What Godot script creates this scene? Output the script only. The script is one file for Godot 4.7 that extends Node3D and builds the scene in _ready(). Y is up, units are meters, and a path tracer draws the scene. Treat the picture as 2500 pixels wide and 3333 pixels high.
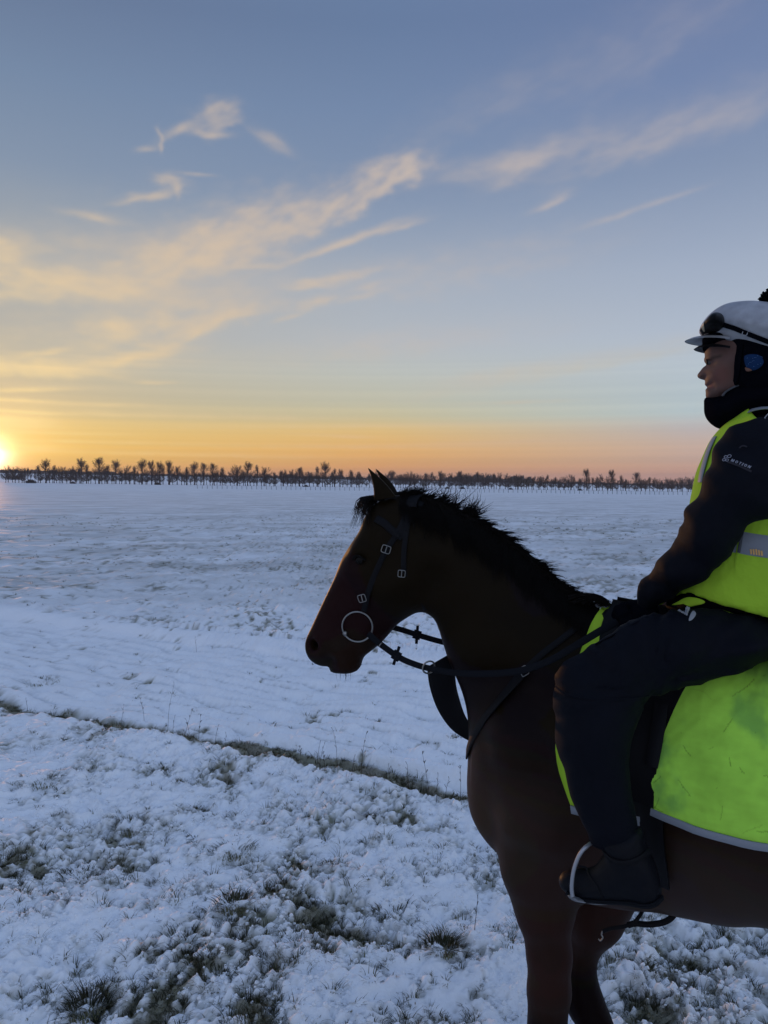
extends Node3D
# A snowy heath at sunrise with a bay racehorse and its rider.
# The horse frame: x runs from its head to its tail, y is up, z points to its near (left) side, origin on the ground.

const CAM_H = 1.96
var HT := Transform3D(Basis(Vector3.UP, deg_to_rad(-31.0)), Vector3(0, 0, -2.45))
var M := {}
var used := {}
var rng := RandomNumberGenerator.new()
var n_big := FastNoiseLite.new()
var n_mid := FastNoiseLite.new()
var n_lump := FastNoiseLite.new()
var n_fine := FastNoiseLite.new()
var n_cell := FastNoiseLite.new()


# ---------------------------------------------------------------- helpers
func numbered(called: String) -> String:
	var k: int = used.get(called, 0)
	used[called] = k + 1
	return called if k == 0 else "%s_%03d" % [called, k]


func tag(o: Node, label := "", category := "", group := "", kind := "") -> Node:
	if label != "": o.set_meta("label", label)
	if category != "": o.set_meta("category", category)
	if group != "": o.set_meta("group", group)
	if kind != "": o.set_meta("kind", kind)
	return o


# a thing of the horse frame: its root stands at BASE, its parts are built in horse coordinates
func thing(called: String, label: String, category: String, base := Vector3.ZERO, group := "") -> Node3D:
	var o := Node3D.new()
	o.name = numbered(called)
	add_child(o)
	o.transform = HT * Transform3D(Basis(), base)
	o.set_meta("base", base)
	tag(o, label, category, group)
	return o


func part(parent: Node3D, called: String, mesh: Mesh, mat: Material, label := "", kind := "") -> MeshInstance3D:
	var o := MeshInstance3D.new()
	o.name = called
	o.mesh = mesh
	o.material_override = null
	for i in mesh.get_surface_count():
		if mesh is ArrayMesh: mesh.surface_set_material(i, mat)
	if not mesh is ArrayMesh: o.material_override = mat
	parent.add_child(o, true)
	if parent.has_meta("base"): o.position = -(parent.get_meta("base") as Vector3)
	tag(o, label, "", "", kind)
	return o


func lin(r: float, g: float, b: float) -> Color:
	return Color(r, g, b).linear_to_srgb()


func mat(called: String, r: float, g: float, b: float, rough := 0.8, spec := 0.3, metal := 0.0) -> StandardMaterial3D:
	var m := StandardMaterial3D.new()
	m.resource_name = called
	m.albedo_color = lin(r, g, b)
	m.roughness = rough
	m.metallic_specular = spec
	m.metallic = metal
	M[called] = m
	return m


func arrays_mesh(v: PackedVector3Array, n: PackedVector3Array, idx: PackedInt32Array, c := PackedColorArray(), uv := PackedVector2Array()) -> ArrayMesh:
	var a := []
	a.resize(Mesh.ARRAY_MAX)
	a[Mesh.ARRAY_VERTEX] = v
	a[Mesh.ARRAY_NORMAL] = n
	if c.size(): a[Mesh.ARRAY_COLOR] = c
	if uv.size(): a[Mesh.ARRAY_TEX_UV] = uv
	a[Mesh.ARRAY_INDEX] = idx
	var m := ArrayMesh.new()
	m.add_surface_from_arrays(Mesh.PRIMITIVE_TRIANGLES, a)
	return m


func normals_of(v: PackedVector3Array, idx: PackedInt32Array) -> PackedVector3Array:
	var n := PackedVector3Array()
	n.resize(v.size())
	for i in range(0, idx.size(), 3):
		var a := idx[i]
		var b := idx[i + 1]
		var c := idx[i + 2]
		var f := (v[c] - v[a]).cross(v[b] - v[a])
		n[a] += f
		n[b] += f
		n[c] += f
	for i in n.size(): n[i] = n[i].normalized()
	return n


func curve2(p: Array, steps := 6, closed := true) -> PackedVector2Array:
	var out := PackedVector2Array()
	var n := p.size()
	for i in (n if closed else n - 1):
		var a: Vector2 = p[(i - 1 + n) % n] if closed else p[maxi(i - 1, 0)]
		var b: Vector2 = p[i]
		var c: Vector2 = p[(i + 1) % n]
		var d: Vector2 = p[(i + 2) % n] if closed else p[mini(i + 2, n - 1)]
		for k in steps: out.append(b.cubic_interpolate(c, a, d, float(k) / steps))
	if not closed: out.append(p[n - 1])
	return out


func curve3(p: Array, steps := 6, closed := false) -> PackedVector3Array:
	var out := PackedVector3Array()
	var n := p.size()
	for i in (n if closed else n - 1):
		var a: Vector3 = p[(i - 1 + n) % n] if closed else p[maxi(i - 1, 0)]
		var b: Vector3 = p[i]
		var c: Vector3 = p[(i + 1) % n]
		var d: Vector3 = p[(i + 2) % n] if closed else p[mini(i + 2, n - 1)]
		for k in steps: out.append(b.cubic_interpolate(c, a, d, float(k) / steps))
	if not closed: out.append(p[n - 1])
	return out


func bend(s: float) -> float:   # the horse looks a little to its left
	var t := maxf(0.0, 0.45 - s)
	return 0.45 * t * t / (t + 0.25)


# A body given by its side outline: across, it swells to half-width W within the distance R of the outline, round the middle plane C.
class Swell:
	var x0 := 0.0
	var y0 := 0.0
	var cell := 0.01
	var nx := 0
	var ny := 0
	var d := PackedFloat32Array()
	var w := PackedFloat32Array()
	var r := PackedFloat32Array()
	var c := PackedFloat32Array()
	var box := Rect2()
	var bends := false
	var od := 0.0
	var ow := 0.0
	var orr := 0.1
	var oc := 0.0

	func _init(poly: PackedVector2Array, ctrl: Array, size: float, blur := 2) -> void:
		cell = size
		box = Rect2(poly[0], Vector2.ZERO)
		for p in poly: box = box.expand(p)
		box = box.grow(cell * 4.0)
		x0 = box.position.x
		y0 = box.position.y
		nx = int(box.size.x / cell) + 2
		ny = int(box.size.y / cell) + 2
		for a in [d, w, r, c]: pass
		d.resize(nx * ny)
		w.resize(nx * ny)
		r.resize(nx * ny)
		c.resize(nx * ny)
		var n := poly.size()
		var ax := PackedFloat32Array()
		var ay := PackedFloat32Array()
		var ex := PackedFloat32Array()
		var ey := PackedFloat32Array()
		var il := PackedFloat32Array()
		for i in n:
			var a := poly[i]
			var e := poly[(i + 1) % n] - a
			if e.length_squared() < 1e-10: continue
			ax.append(a.x)
			ay.append(a.y)
			ex.append(e.x)
			ey.append(e.y)
			il.append(1.0 / e.length_squared())
		n = ax.size()
		for i in nx:
			var x := x0 + i * cell
			for j in ny:
				var y := y0 + j * cell
				var best := 1e9
				for k in n:
					var px := x - ax[k]
					var py := y - ay[k]
					var t := clampf((px * ex[k] + py * ey[k]) * il[k], 0.0, 1.0)
					px -= ex[k] * t
					py -= ey[k] * t
					var q := px * px + py * py
					if q < best: best = q
				var at := i * ny + j
				d[at] = sqrt(best) * (1.0 if Geometry2D.is_point_in_polygon(Vector2(x, y), poly) else -1.0)
				var sw := 0.0
				var a1 := 0.0
				var a2 := 0.0
				var a3 := 0.0
				for k in ctrl:
					var p: Vector2 = k[0]
					var dd := (p.x - x) * (p.x - x) + (p.y - y) * (p.y - y) + 0.0004
					var wt := 1.0 / (dd * sqrt(dd))
					sw += wt
					a1 += wt * k[1]
					a2 += wt * k[2]
					a3 += wt * k[3]
				w[at] = a1 / sw
				r[at] = a2 / sw
				c[at] = a3 / sw
		for _k in blur:
			var e := d.duplicate()
			for i in range(1, nx - 1):
				for j in range(1, ny - 1):
					var at := i * ny + j
					if d[at] > cell * 1.5:
						e[at] = 0.5 * d[at] + 0.125 * (d[at - 1] + d[at + 1] + d[at - ny] + d[at + ny])
			d = e

	func look(x: float, y: float) -> void:
		var fx := clampf((x - x0) / cell, 0.0, nx - 1.001)
		var fy := clampf((y - y0) / cell, 0.0, ny - 1.001)
		var i := int(fx)
		var j := int(fy)
		fx -= i
		fy -= j
		var at := i * ny + j
		var a := (1.0 - fx) * (1.0 - fy)
		var b := (1.0 - fx) * fy
		var e := fx * (1.0 - fy)
		var f := fx * fy
		od = a * d[at] + b * d[at + 1] + e * d[at + ny] + f * d[at + ny + 1]
		ow = a * w[at] + b * w[at + 1] + e * w[at + ny] + f * w[at + ny + 1]
		orr = a * r[at] + b * r[at + 1] + e * r[at + ny] + f * r[at + ny + 1]
		oc = a * c[at] + b * c[at + 1] + e * c[at + ny] + f * c[at + ny + 1]

	func side(x: float, y: float) -> float:
		look(x, y)
		var q := clampf(1.0 - od / orr, 0.0, 1.0)
		var t := maxf(0.0, 0.45 - x)
		return oc + ow * sqrt(1.0 - q * q) + (0.45 * t * t / (t + 0.25) if bends else 0.0)


func steps(a: float, b: float, h: float) -> PackedFloat32Array:
	var out := PackedFloat32Array()
	var n := int(ceil((b - a) / h)) + 1
	for i in n: out.append(a + i * h)
	return out


# surface nets: [vertices, normals, indices] of the zero surface of a field on a grid
func nets(xs: PackedFloat32Array, ys: PackedFloat32Array, zs: PackedFloat32Array, F: PackedFloat32Array, has: PackedByteArray) -> Array:
	var nx := xs.size()
	var ny := ys.size()
	var nz := zs.size()
	var vid := PackedInt32Array()
	vid.resize(nx * ny * nz)
	vid.fill(-1)
	var V := PackedVector3Array()
	var N := PackedVector3Array()
	var I := PackedInt32Array()
	var f := PackedFloat32Array()
	f.resize(8)
	var E := [[0, 1], [2, 3], [4, 5], [6, 7], [0, 2], [1, 3], [4, 6], [5, 7], [0, 4], [1, 5], [2, 6], [3, 7]]
	var sy := nz
	var sx := ny * nz
	for ix in nx - 1:
		for iy in ny - 1:
			var hc := ix * ny + iy
			if not (has[hc] or has[hc + 1] or has[hc + ny] or has[hc + ny + 1]): continue
			var b0 := hc * nz
			for iz in nz - 1:
				var b := b0 + iz
				f[0] = F[b]
				f[1] = F[b + 1]
				f[2] = F[b + sy]
				f[3] = F[b + sy + 1]
				f[4] = F[b + sx]
				f[5] = F[b + sx + 1]
				f[6] = F[b + sx + sy]
				f[7] = F[b + sx + sy + 1]
				var neg := int(f[0] < 0.0) + int(f[1] < 0.0) + int(f[2] < 0.0) + int(f[3] < 0.0) + int(f[4] < 0.0) + int(f[5] < 0.0) + int(f[6] < 0.0) + int(f[7] < 0.0)
				if neg == 0 or neg == 8: continue
				var s := Vector3.ZERO
				var k := 0
				for e in E:
					var a: int = e[0]
					var c: int = e[1]
					var fa := f[a]
					var fc := f[c]
					if (fa < 0.0) == (fc < 0.0): continue
					var t := fa / (fa - fc)
					var pa := Vector3(a >> 2, (a >> 1) & 1, a & 1)
					var pc := Vector3(c >> 2, (c >> 1) & 1, c & 1)
					s += pa + (pc - pa) * t
					k += 1
				s /= k
				vid[b] = V.size()
				V.append(Vector3(lerpf(xs[ix], xs[ix + 1], s.x), lerpf(ys[iy], ys[iy + 1], s.y), lerpf(zs[iz], zs[iz + 1], s.z)))
				N.append(Vector3.ZERO)
				for ax in 3:
					var o := f[4] if ax == 0 else f[2] if ax == 1 else f[1]
					if (f[0] < 0.0) == (o < 0.0): continue
					var u := sy if ax == 0 else 1 if ax == 1 else sx
					var v := 1 if ax == 0 else sx if ax == 1 else sy
					if (ax != 0 and ix == 0) or (ax != 1 and iy == 0) or (ax != 2 and iz == 0): continue
					var qa := vid[b - u - v]
					var qb := vid[b - v]
					var qc := vid[b]
					var qd := vid[b - u]
					if qa < 0 or qb < 0 or qd < 0: continue
					if f[0] >= 0.0:
						var sw := qb
						qb = qd
						qd = sw
					var nn := (V[qc] - V[qa]).cross(V[qd] - V[qb])
					N[qa] += nn
					N[qb] += nn
					N[qc] += nn
					N[qd] += nn
					I.append_array([qa, qc, qb, qa, qd, qc])
	for i in N.size(): N[i] = N[i].normalized()
	return [V, N, I]


# the mesh of a swell; MORE may change the field (x, y, z, f) -> f; TWIN builds a mirrored one across z = 0 too
func swell_mesh(sw: Swell, h: float, zlo: float, zhi: float, more = null, twin := false) -> Array:
	var xs := steps(sw.box.position.x, sw.box.end.x, h)
	var ys := steps(sw.box.position.y, sw.box.end.y, h)
	var zs := steps(zlo, zhi, h)
	var nz := zs.size()
	var F := PackedFloat32Array()
	F.resize(xs.size() * ys.size() * nz)
	F.fill(1.0)
	var has := PackedByteArray()
	has.resize(xs.size() * ys.size())
	for i in xs.size():
		for j in ys.size():
			sw.look(xs[i], ys[j])
			if sw.od < -0.05: continue
			var hc := i * ys.size() + j
			has[hc] = 1
			var b := hc * nz
			var q := maxf(0.0, 1.0 - sw.od / sw.orr)
			q *= q
			var k := minf(sw.ow, sw.orr)
			for z in nz:
				var zz := absf(zs[z]) if twin else zs[z]
				var e := (zz - sw.oc) / sw.ow
				var f := (sqrt(q + e * e) - 1.0) * k
				if more != null: f = more.call(xs[i], ys[j], zs[z], f)
				F[b + z] = f
	return nets(xs, ys, zs, F, has)


# a field of tapered capsules joined smoothly: bones are [a, b, ra, rb]
func bones_mesh(bones: Array, h: float, k := 0.02) -> Array:
	var lo := Vector3.ONE * 1e9
	var hi := Vector3.ONE * -1e9
	for o in bones:
		for e in 2:
			var rr: float = o[2 + e] + k + h * 3.0
			lo = lo.min(o[e] - Vector3.ONE * rr)
			hi = hi.max(o[e] + Vector3.ONE * rr)
	var xs := steps(lo.x, hi.x, h)
	var ys := steps(lo.y, hi.y, h)
	var zs := steps(lo.z, hi.z, h)
	var F := PackedFloat32Array()
	F.resize(xs.size() * ys.size() * zs.size())
	F.fill(1.0)
	var has := PackedByteArray()
	has.resize(xs.size() * ys.size())
	add_bones(F, has, xs, ys, zs, bones, k)
	return nets(xs, ys, zs, F, has)


func add_bones(F: PackedFloat32Array, has: PackedByteArray, xs: PackedFloat32Array, ys: PackedFloat32Array, zs: PackedFloat32Array, bones: Array, k: float) -> void:
	var nz := zs.size()
	for o in bones:
		var a: Vector3 = o[0]
		var e: Vector3 = o[1] - a
		var il := 1.0 / maxf(e.length_squared(), 1e-8)
		var ra: float = o[2]
		var rb: float = o[3]
		var pad := maxf(ra, rb) + k + 0.03
		var lo := a.min(o[1]) - Vector3.ONE * pad
		var hi := a.max(o[1]) + Vector3.ONE * pad
		for i in xs.size():
			if xs[i] < lo.x or xs[i] > hi.x: continue
			for j in ys.size():
				if ys[j] < lo.y or ys[j] > hi.y: continue
				has[i * ys.size() + j] = 1
				var b := (i * ys.size() + j) * nz
				for z in nz:
					if zs[z] < lo.z or zs[z] > hi.z: continue
					var p := Vector3(xs[i], ys[j], zs[z]) - a
					var t := clampf(p.dot(e) * il, 0.0, 1.0)
					var f := (p - e * t).length() - lerpf(ra, rb, t)
					var g := F[b + z]
					var hh := maxf(k - absf(f - g), 0.0) / k
					F[b + z] = minf(f, g) - hh * hh * k * 0.25


func joined(parts: Array) -> Array:   # [V, N, I] lists into one
	var V := PackedVector3Array()
	var N := PackedVector3Array()
	var I := PackedInt32Array()
	for p in parts:
		var o := V.size()
		V.append_array(p[0])
		N.append_array(p[1])
		for i in p[2]: I.append(i + o)
	return [V, N, I]


func to_mesh(a: Array, paint = null) -> ArrayMesh:
	var c := PackedColorArray()
	if paint != null:
		c.resize(a[0].size())
		for i in a[0].size(): c[i] = paint.call(a[0][i], a[1][i])
	return arrays_mesh(a[0], a[1], a[2], c)


# a bar of rectangular or round section along points; UP gives the face normals (one or one per point)
func sweep(pts: PackedVector3Array, ups, wide, thick: float, round_sides := 4, closed := false) -> Array:
	var V := PackedVector3Array()
	var N := PackedVector3Array()
	var I := PackedInt32Array()
	var n := pts.size()
	var k := round_sides
	for i in n:
		var a := pts[(i - 1 + n) % n] if closed else pts[maxi(i - 1, 0)]
		var b := pts[(i + 1) % n] if closed else pts[mini(i + 1, n - 1)]
		var t := (b - a).normalized()
		var up: Vector3 = ups if ups is Vector3 else ups[i]
		var side := t.cross(up).normalized()
		up = side.cross(t).normalized()
		var w: float = wide if wide is float else wide[i]
		if k == 4:
			for c in [[-1, -1], [1, -1], [1, 1], [-1, 1]]:
				V.append(pts[i] + side * (w * 0.5 * c[0]) + up * (thick * 0.5 * c[1]))
				N.append((side * (0.35 * c[0]) + up * c[1]).normalized())
		else:
			for c in k:
				var an := TAU * c / k
				var o := side * cos(an) * w * 0.5 + up * sin(an) * thick * 0.5
				V.append(pts[i] + o)
				N.append((side * cos(an) / maxf(w, 1e-5) + up * sin(an) / maxf(thick, 1e-5)).normalized())
	for i in (n if closed else n - 1):
		var i2 := (i + 1) % n
		for c in k:
			var c2 := (c + 1) % k
			var q := [i * k + c, i * k + c2, i2 * k + c2, i2 * k + c]
			I.append_array([q[0], q[1], q[2], q[0], q[2], q[3]])
	if not closed:
		for c in range(1, k - 1):
			I.append_array([0, c + 1, c])
			var o := (n - 1) * k
			I.append_array([o, o + c, o + c + 1])
	return [V, N, I]


func tube(pts: PackedVector3Array, r0: float, r1: float, sides := 6) -> Array:
	var w := []
	for i in pts.size(): w.append(2.0 * lerpf(r0, r1, float(i) / maxi(pts.size() - 1, 1)))
	var out := [PackedVector3Array(), PackedVector3Array(), PackedInt32Array()]
	var up := Vector3(0.13, 0.31, 0.94)
	var V := PackedVector3Array()
	var N := PackedVector3Array()
	var I := PackedInt32Array()
	for i in pts.size():
		var t := (pts[mini(i + 1, pts.size() - 1)] - pts[maxi(i - 1, 0)]).normalized()
		var a := t.cross(up)
		if a.length() < 0.1: a = t.cross(Vector3.RIGHT)
		a = a.normalized()
		var b := a.cross(t)
		for c in sides:
			var an := TAU * c / sides
			var o := a * cos(an) + b * sin(an)
			V.append(pts[i] + o * w[i] * 0.5)
			N.append(o)
	for i in pts.size() - 1:
		for c in sides:
			var c2 := (c + 1) % sides
			I.append_array([i * sides + c, i * sides + c2, (i + 1) * sides + c2, i * sides + c, (i + 1) * sides + c2, (i + 1) * sides + c])
	for c in range(1, sides - 1):
		I.append_array([0, c + 1, c])
		var o := (pts.size() - 1) * sides
		I.append_array([o, o + c, o + c + 1])
	out = [V, N, I]
	return out


# a strap lying on the near side of a swell, along side-view points
func lay(sw: Swell, path: Array, wide, thick: float, off: float, fine := 6, far := false) -> Array:
	var p2 := curve2(path, fine, false)
	var pts := PackedVector3Array()
	var ups := []
	var ww := []
	for i in p2.size():
		var p := p2[i]
		var e := 0.012
		var z := sw.side(p.x, p.y)
		var dzx := clampf((sw.side(p.x + e, p.y) - sw.side(p.x - e, p.y)) / (2.0 * e), -2.5, 2.5)
		var dzy := clampf((sw.side(p.x, p.y + e) - sw.side(p.x, p.y - e)) / (2.0 * e), -2.5, 2.5)
		var n := Vector3(-dzx, -dzy, 1.0).normalized()
		var v := Vector3(p.x, p.y, z) + n * off
		if far:
			var m := 2.0 * bend(p.x) if sw.bends else 0.0
			v.z = m - v.z
			n.z = -n.z
		pts.append(v)
		ups.append(n)
		if wide is Array: ww.append(lerpf(wide[0], wide[1], float(i) / (p2.size() - 1)))
	return sweep(pts, ups, ww if wide is Array else wide, thick)


# a filled patch lying on a swell (a rounded outline, side-view points)
func patch(sw: Swell, outline: Array, thick: float, off: float, fine := 4) -> Array:
	var p2 := curve2(outline, fine, true)
	var mid := Vector2.ZERO
	for p in p2: mid += p
	mid /= p2.size()
	var V := PackedVector3Array()
	var I := PackedInt32Array()
	var rings := [1.0, 0.97, 0.66, 0.33]
	var n := p2.size()
	for k in rings.size():
		for p in p2:
			var q: Vector2 = mid.lerp(p, rings[k])
			V.append(Vector3(q.x, q.y, sw.side(q.x, q.y) + off + (thick if k > 0 else 0.0)))
	V.append(Vector3(mid.x, mid.y, sw.side(mid.x, mid.y) + off + thick))
	var turn := 0.0
	for i in n: turn += p2[i].cross(p2[(i + 1) % n])
	for k in rings.size():
		for i in n:
			var a := k * n + i
			var b := k * n + (i + 1) % n
			var c := (k + 1) * n + (i + 1) % n
			var dd := (k + 1) * n + i
			if k == rings.size() - 1:
				c = rings.size() * n
				I.append_array([a, c, b] if turn > 0.0 else [a, b, c])
			else:
				I.append_array([a, c, b, a, dd, c] if turn > 0.0 else [a, b, c, a, c, dd])
	return [V, normals_of(V, I), I]


# a rectangular buckle frame
func frame_ring(at: Vector3, n: Vector3, up: Vector3, w: float, h: float, r: float) -> Array:
	var x := up.cross(n).normalized()
	var y := n.cross(x).normalized()
	var p := PackedVector3Array()
	for i in 20:
		var a := TAU * (i + 0.5) / 20
		var cx := signf(cos(a)) * pow(absf(cos(a)), 0.35)
		var cy := signf(sin(a)) * pow(absf(sin(a)), 0.35)
		p.append(at + x * cx * w * 0.5 + y * cy * h * 0.5)
	return sweep(p, n, r * 2.0, r * 2.0, 6, true)


func ring(at: Vector3, n: Vector3, radius: float, r: float) -> Array:
	var x := n.cross(Vector3.UP).normalized()
	var y := x.cross(n).normalized()
	var p := PackedVector3Array()
	for i in 40: p.append(at + x * cos(TAU * i / 40) * radius + y * sin(TAU * i / 40) * radius)
	return sweep(p, n, r * 2.0, r * 2.0, 8, true)


# cloth draped over a swell between a front and a rear edge (side-view points from the spine down to the hem), on both sides
func drape(sw: Swell, front: Array, rear: Array, nu: int, nv: int, off: float, fold: float, sides := [1.0, -1.0]) -> Array:
	var f2 := curve2(front, 8, false)
	var r2 := curve2(rear, 8, false)
	var out := []
	for sgn in sides:
		var V := PackedVector3Array()
		var I := PackedInt32Array()
		var UV := PackedVector2Array()
		for lay_ in 2:
			for u in nu + 1:
				var crown := 0.0
				if nu == 40:   # a rug reaches up to the spine
					var q0 := f2[0].lerp(r2[0], float(u) / nu)
					crown = q0.y
					for k in 60:
						sw.look(q0.x, crown + 0.006)
						if sw.od < 0.003: break
						crown += 0.006
					crown -= q0.y
				for v in nv + 1:
					var t := pow(float(v) / nv, 1.3)
					var a := f2[mini(int(t * (f2.size() - 1)), f2.size() - 2)].lerp(f2[mini(int(t * (f2.size() - 1)), f2.size() - 2) + 1], t * (f2.size() - 1) - mini(int(t * (f2.size() - 1)), f2.size() - 2))
					var b := r2[mini(int(t * (r2.size() - 1)), r2.size() - 2)].lerp(r2[mini(int(t * (r2.size() - 1)), r2.size() - 2) + 1], t * (r2.size() - 1) - mini(int(t * (r2.size() - 1)), r2.size() - 2))
					var p := a.lerp(b, float(u) / nu)
					p.y += crown * (1.0 - smoothstep(0.0, 0.35, t))
					var e := 0.03
					var z := 0.25 * (sw.side(p.x, p.y) * 2.0 + sw.side(p.x + e, p.y) + sw.side(p.x - e, p.y))
					var q := clampf(1.0 - sw.od / sw.orr, 0.0, 1.0)
					z += off + fold * t * n_mid.get_noise_2d(p.x * 900.0, p.y * 260.0 + 70.0) + fold * 0.6 * t * n_mid.get_noise_2d(p.x * 300.0 + p.y * 500.0, 31.0)
					z = maxf(z - lay_ * 0.005, 0.0)
					V.append(Vector3(p.x, p.y + off * q, z * sgn))
					UV.append(Vector2(p.x, -p.y))
		var m := (nu + 1) * (nv + 1)
		for lay_ in 2:
			for u in nu:
				for v in nv:
					var a := lay_ * m + u * (nv + 1) + v
					var q := [a, a + 1, a + nv + 2, a + nv + 1]
					if (lay_ == 0) != (sgn > 0.0): I.append_array([q[0], q[1], q[2], q[0], q[2], q[3]])
					else: I.append_array([q[0], q[2], q[1], q[0], q[3], q[2]])
		for v in nv:
			for u in [0, nu]:
				var a: int = u * (nv + 1) + v
				var q := [a, a + 1, a + 1 + m, a + m]
				I.append_array([q[0], q[1], q[2], q[0], q[2], q[3]] if (u == 0) != (sgn > 0.0) else [q[0], q[2], q[1], q[0], q[3], q[2]])
		for u in nu:
			for v in [0, nv]:
				var a: int = u * (nv + 1) + v
				var b: int = a + nv + 1
				I.append_array([a, b, b + m, a, b + m, a + m] if (v == 0) == (sgn > 0.0) else [a, b + m, b, a, a + m, b + m])
		out.append([V, normals_of(V, I), I, UV])
	return out


func noise_tex(freq: float, octaves: int, lo: float, hi: float, seed_: int, normal := false, bump := 4.0, size := 512, kind := FastNoiseLite.TYPE_SIMPLEX_SMOOTH) -> NoiseTexture2D:
	var n := FastNoiseLite.new()
	n.noise_type = kind
	n.frequency = freq
	n.fractal_octaves = octaves
	n.seed = seed_
	var t := NoiseTexture2D.new()
	t.width = size
	t.height = size
	t.seamless = true
	t.noise = n
	if normal:
		t.as_normal_map = true
		t.bump_strength = bump
	else:
		var g := Gradient.new()
		g.set_color(0, Color(lo, lo, lo))
		g.set_color(1, Color(hi, hi, hi))
		t.color_ramp = g
	return t


func tri(m: StandardMaterial3D, scale: float, world := false) -> void:
	m.uv1_triplanar = true
	m.uv1_world_triplanar = world
	m.uv1_scale = Vector3.ONE * scale


# ---------------------------------------------------------------- the scene
func _ready() -> void:
	# camera: a phone held upright at the height of a rider's shoulder, level, its picture taken a little below the horizon
	var cam := Camera3D.new()
	cam.name = "camera"
	cam.projection = Camera3D.PROJECTION_FRUSTUM
	cam.near = 0.1
	cam.far = 4000.0
	cam.size = 2.0 * 0.1 * 3333.0 / 5000.0
	cam.frustum_offset = Vector2(0, -0.1 * 92.5 / 2500.0)
	cam.position = Vector3(0, CAM_H, 0)
	add_child(cam)
	cam.current = true
	# sky
	var env := Environment.new()
	env.background_mode = Environment.BG_SKY
	env.tonemap_mode = Environment.TONE_MAPPER_LINEAR
	env.tonemap_exposure = 1.0
	env.sdfgi_enabled = true
	env.ssao_enabled = true
	env.ssil_enabled = true
	var sky := Sky.new()
	var pano := PanoramaSkyMaterial.new()
	pano.panorama = make_sky()
	pano.energy_multiplier = 1.0
	sky.sky_material = pano
	env.sky = sky
	env.fog_enabled = true
	env.fog_density = 0.0003
	env.fog_light_color = Color(0.80, 0.78, 0.80)
	var we := WorldEnvironment.new()
	we.name = "environment"
	we.environment = env
	add_child(we)
	# the sun, just risen over the far trees on the left
	var sun := DirectionalLight3D.new()
	sun.name = "sun"
	sun.light_color = Color(1.0, 0.70, 0.42)
	sun.light_energy = 0.28
	sun.light_angular_distance = 0.6
	sun.shadow_enabled = true
	var az := deg_to_rad(-27.3)
	var el := deg_to_rad(1.9)
	var to_sun := Vector3(sin(az) * cos(el), sin(el), -cos(az) * cos(el))
	add_child(sun)
	sun.look_at_from_position(Vector3.ZERO, -to_sun, Vector3.UP)

	rng.seed = 7
	for a in [[n_big, 11, 1], [n_mid, 12, 2], [n_lump, 13, 2], [n_fine, 14, 2], [n_cell, 15, 1]]:
		a[0].seed = a[1]
		a[0].noise_type = FastNoiseLite.TYPE_SIMPLEX_SMOOTH
		a[0].frequency = 0.01
		a[0].fractal_octaves = a[2]
		if a[2] == 1: a[0].fractal_type = FastNoiseLite.FRACTAL_NONE
	n_cell.noise_type = FastNoiseLite.TYPE_CELLULAR
	n_cell.cellular_return_type = FastNoiseLite.RETURN_DISTANCE
	materials()
	ground()
	far_land()
	horse()
	tack()
	rider()
	grass()


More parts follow.
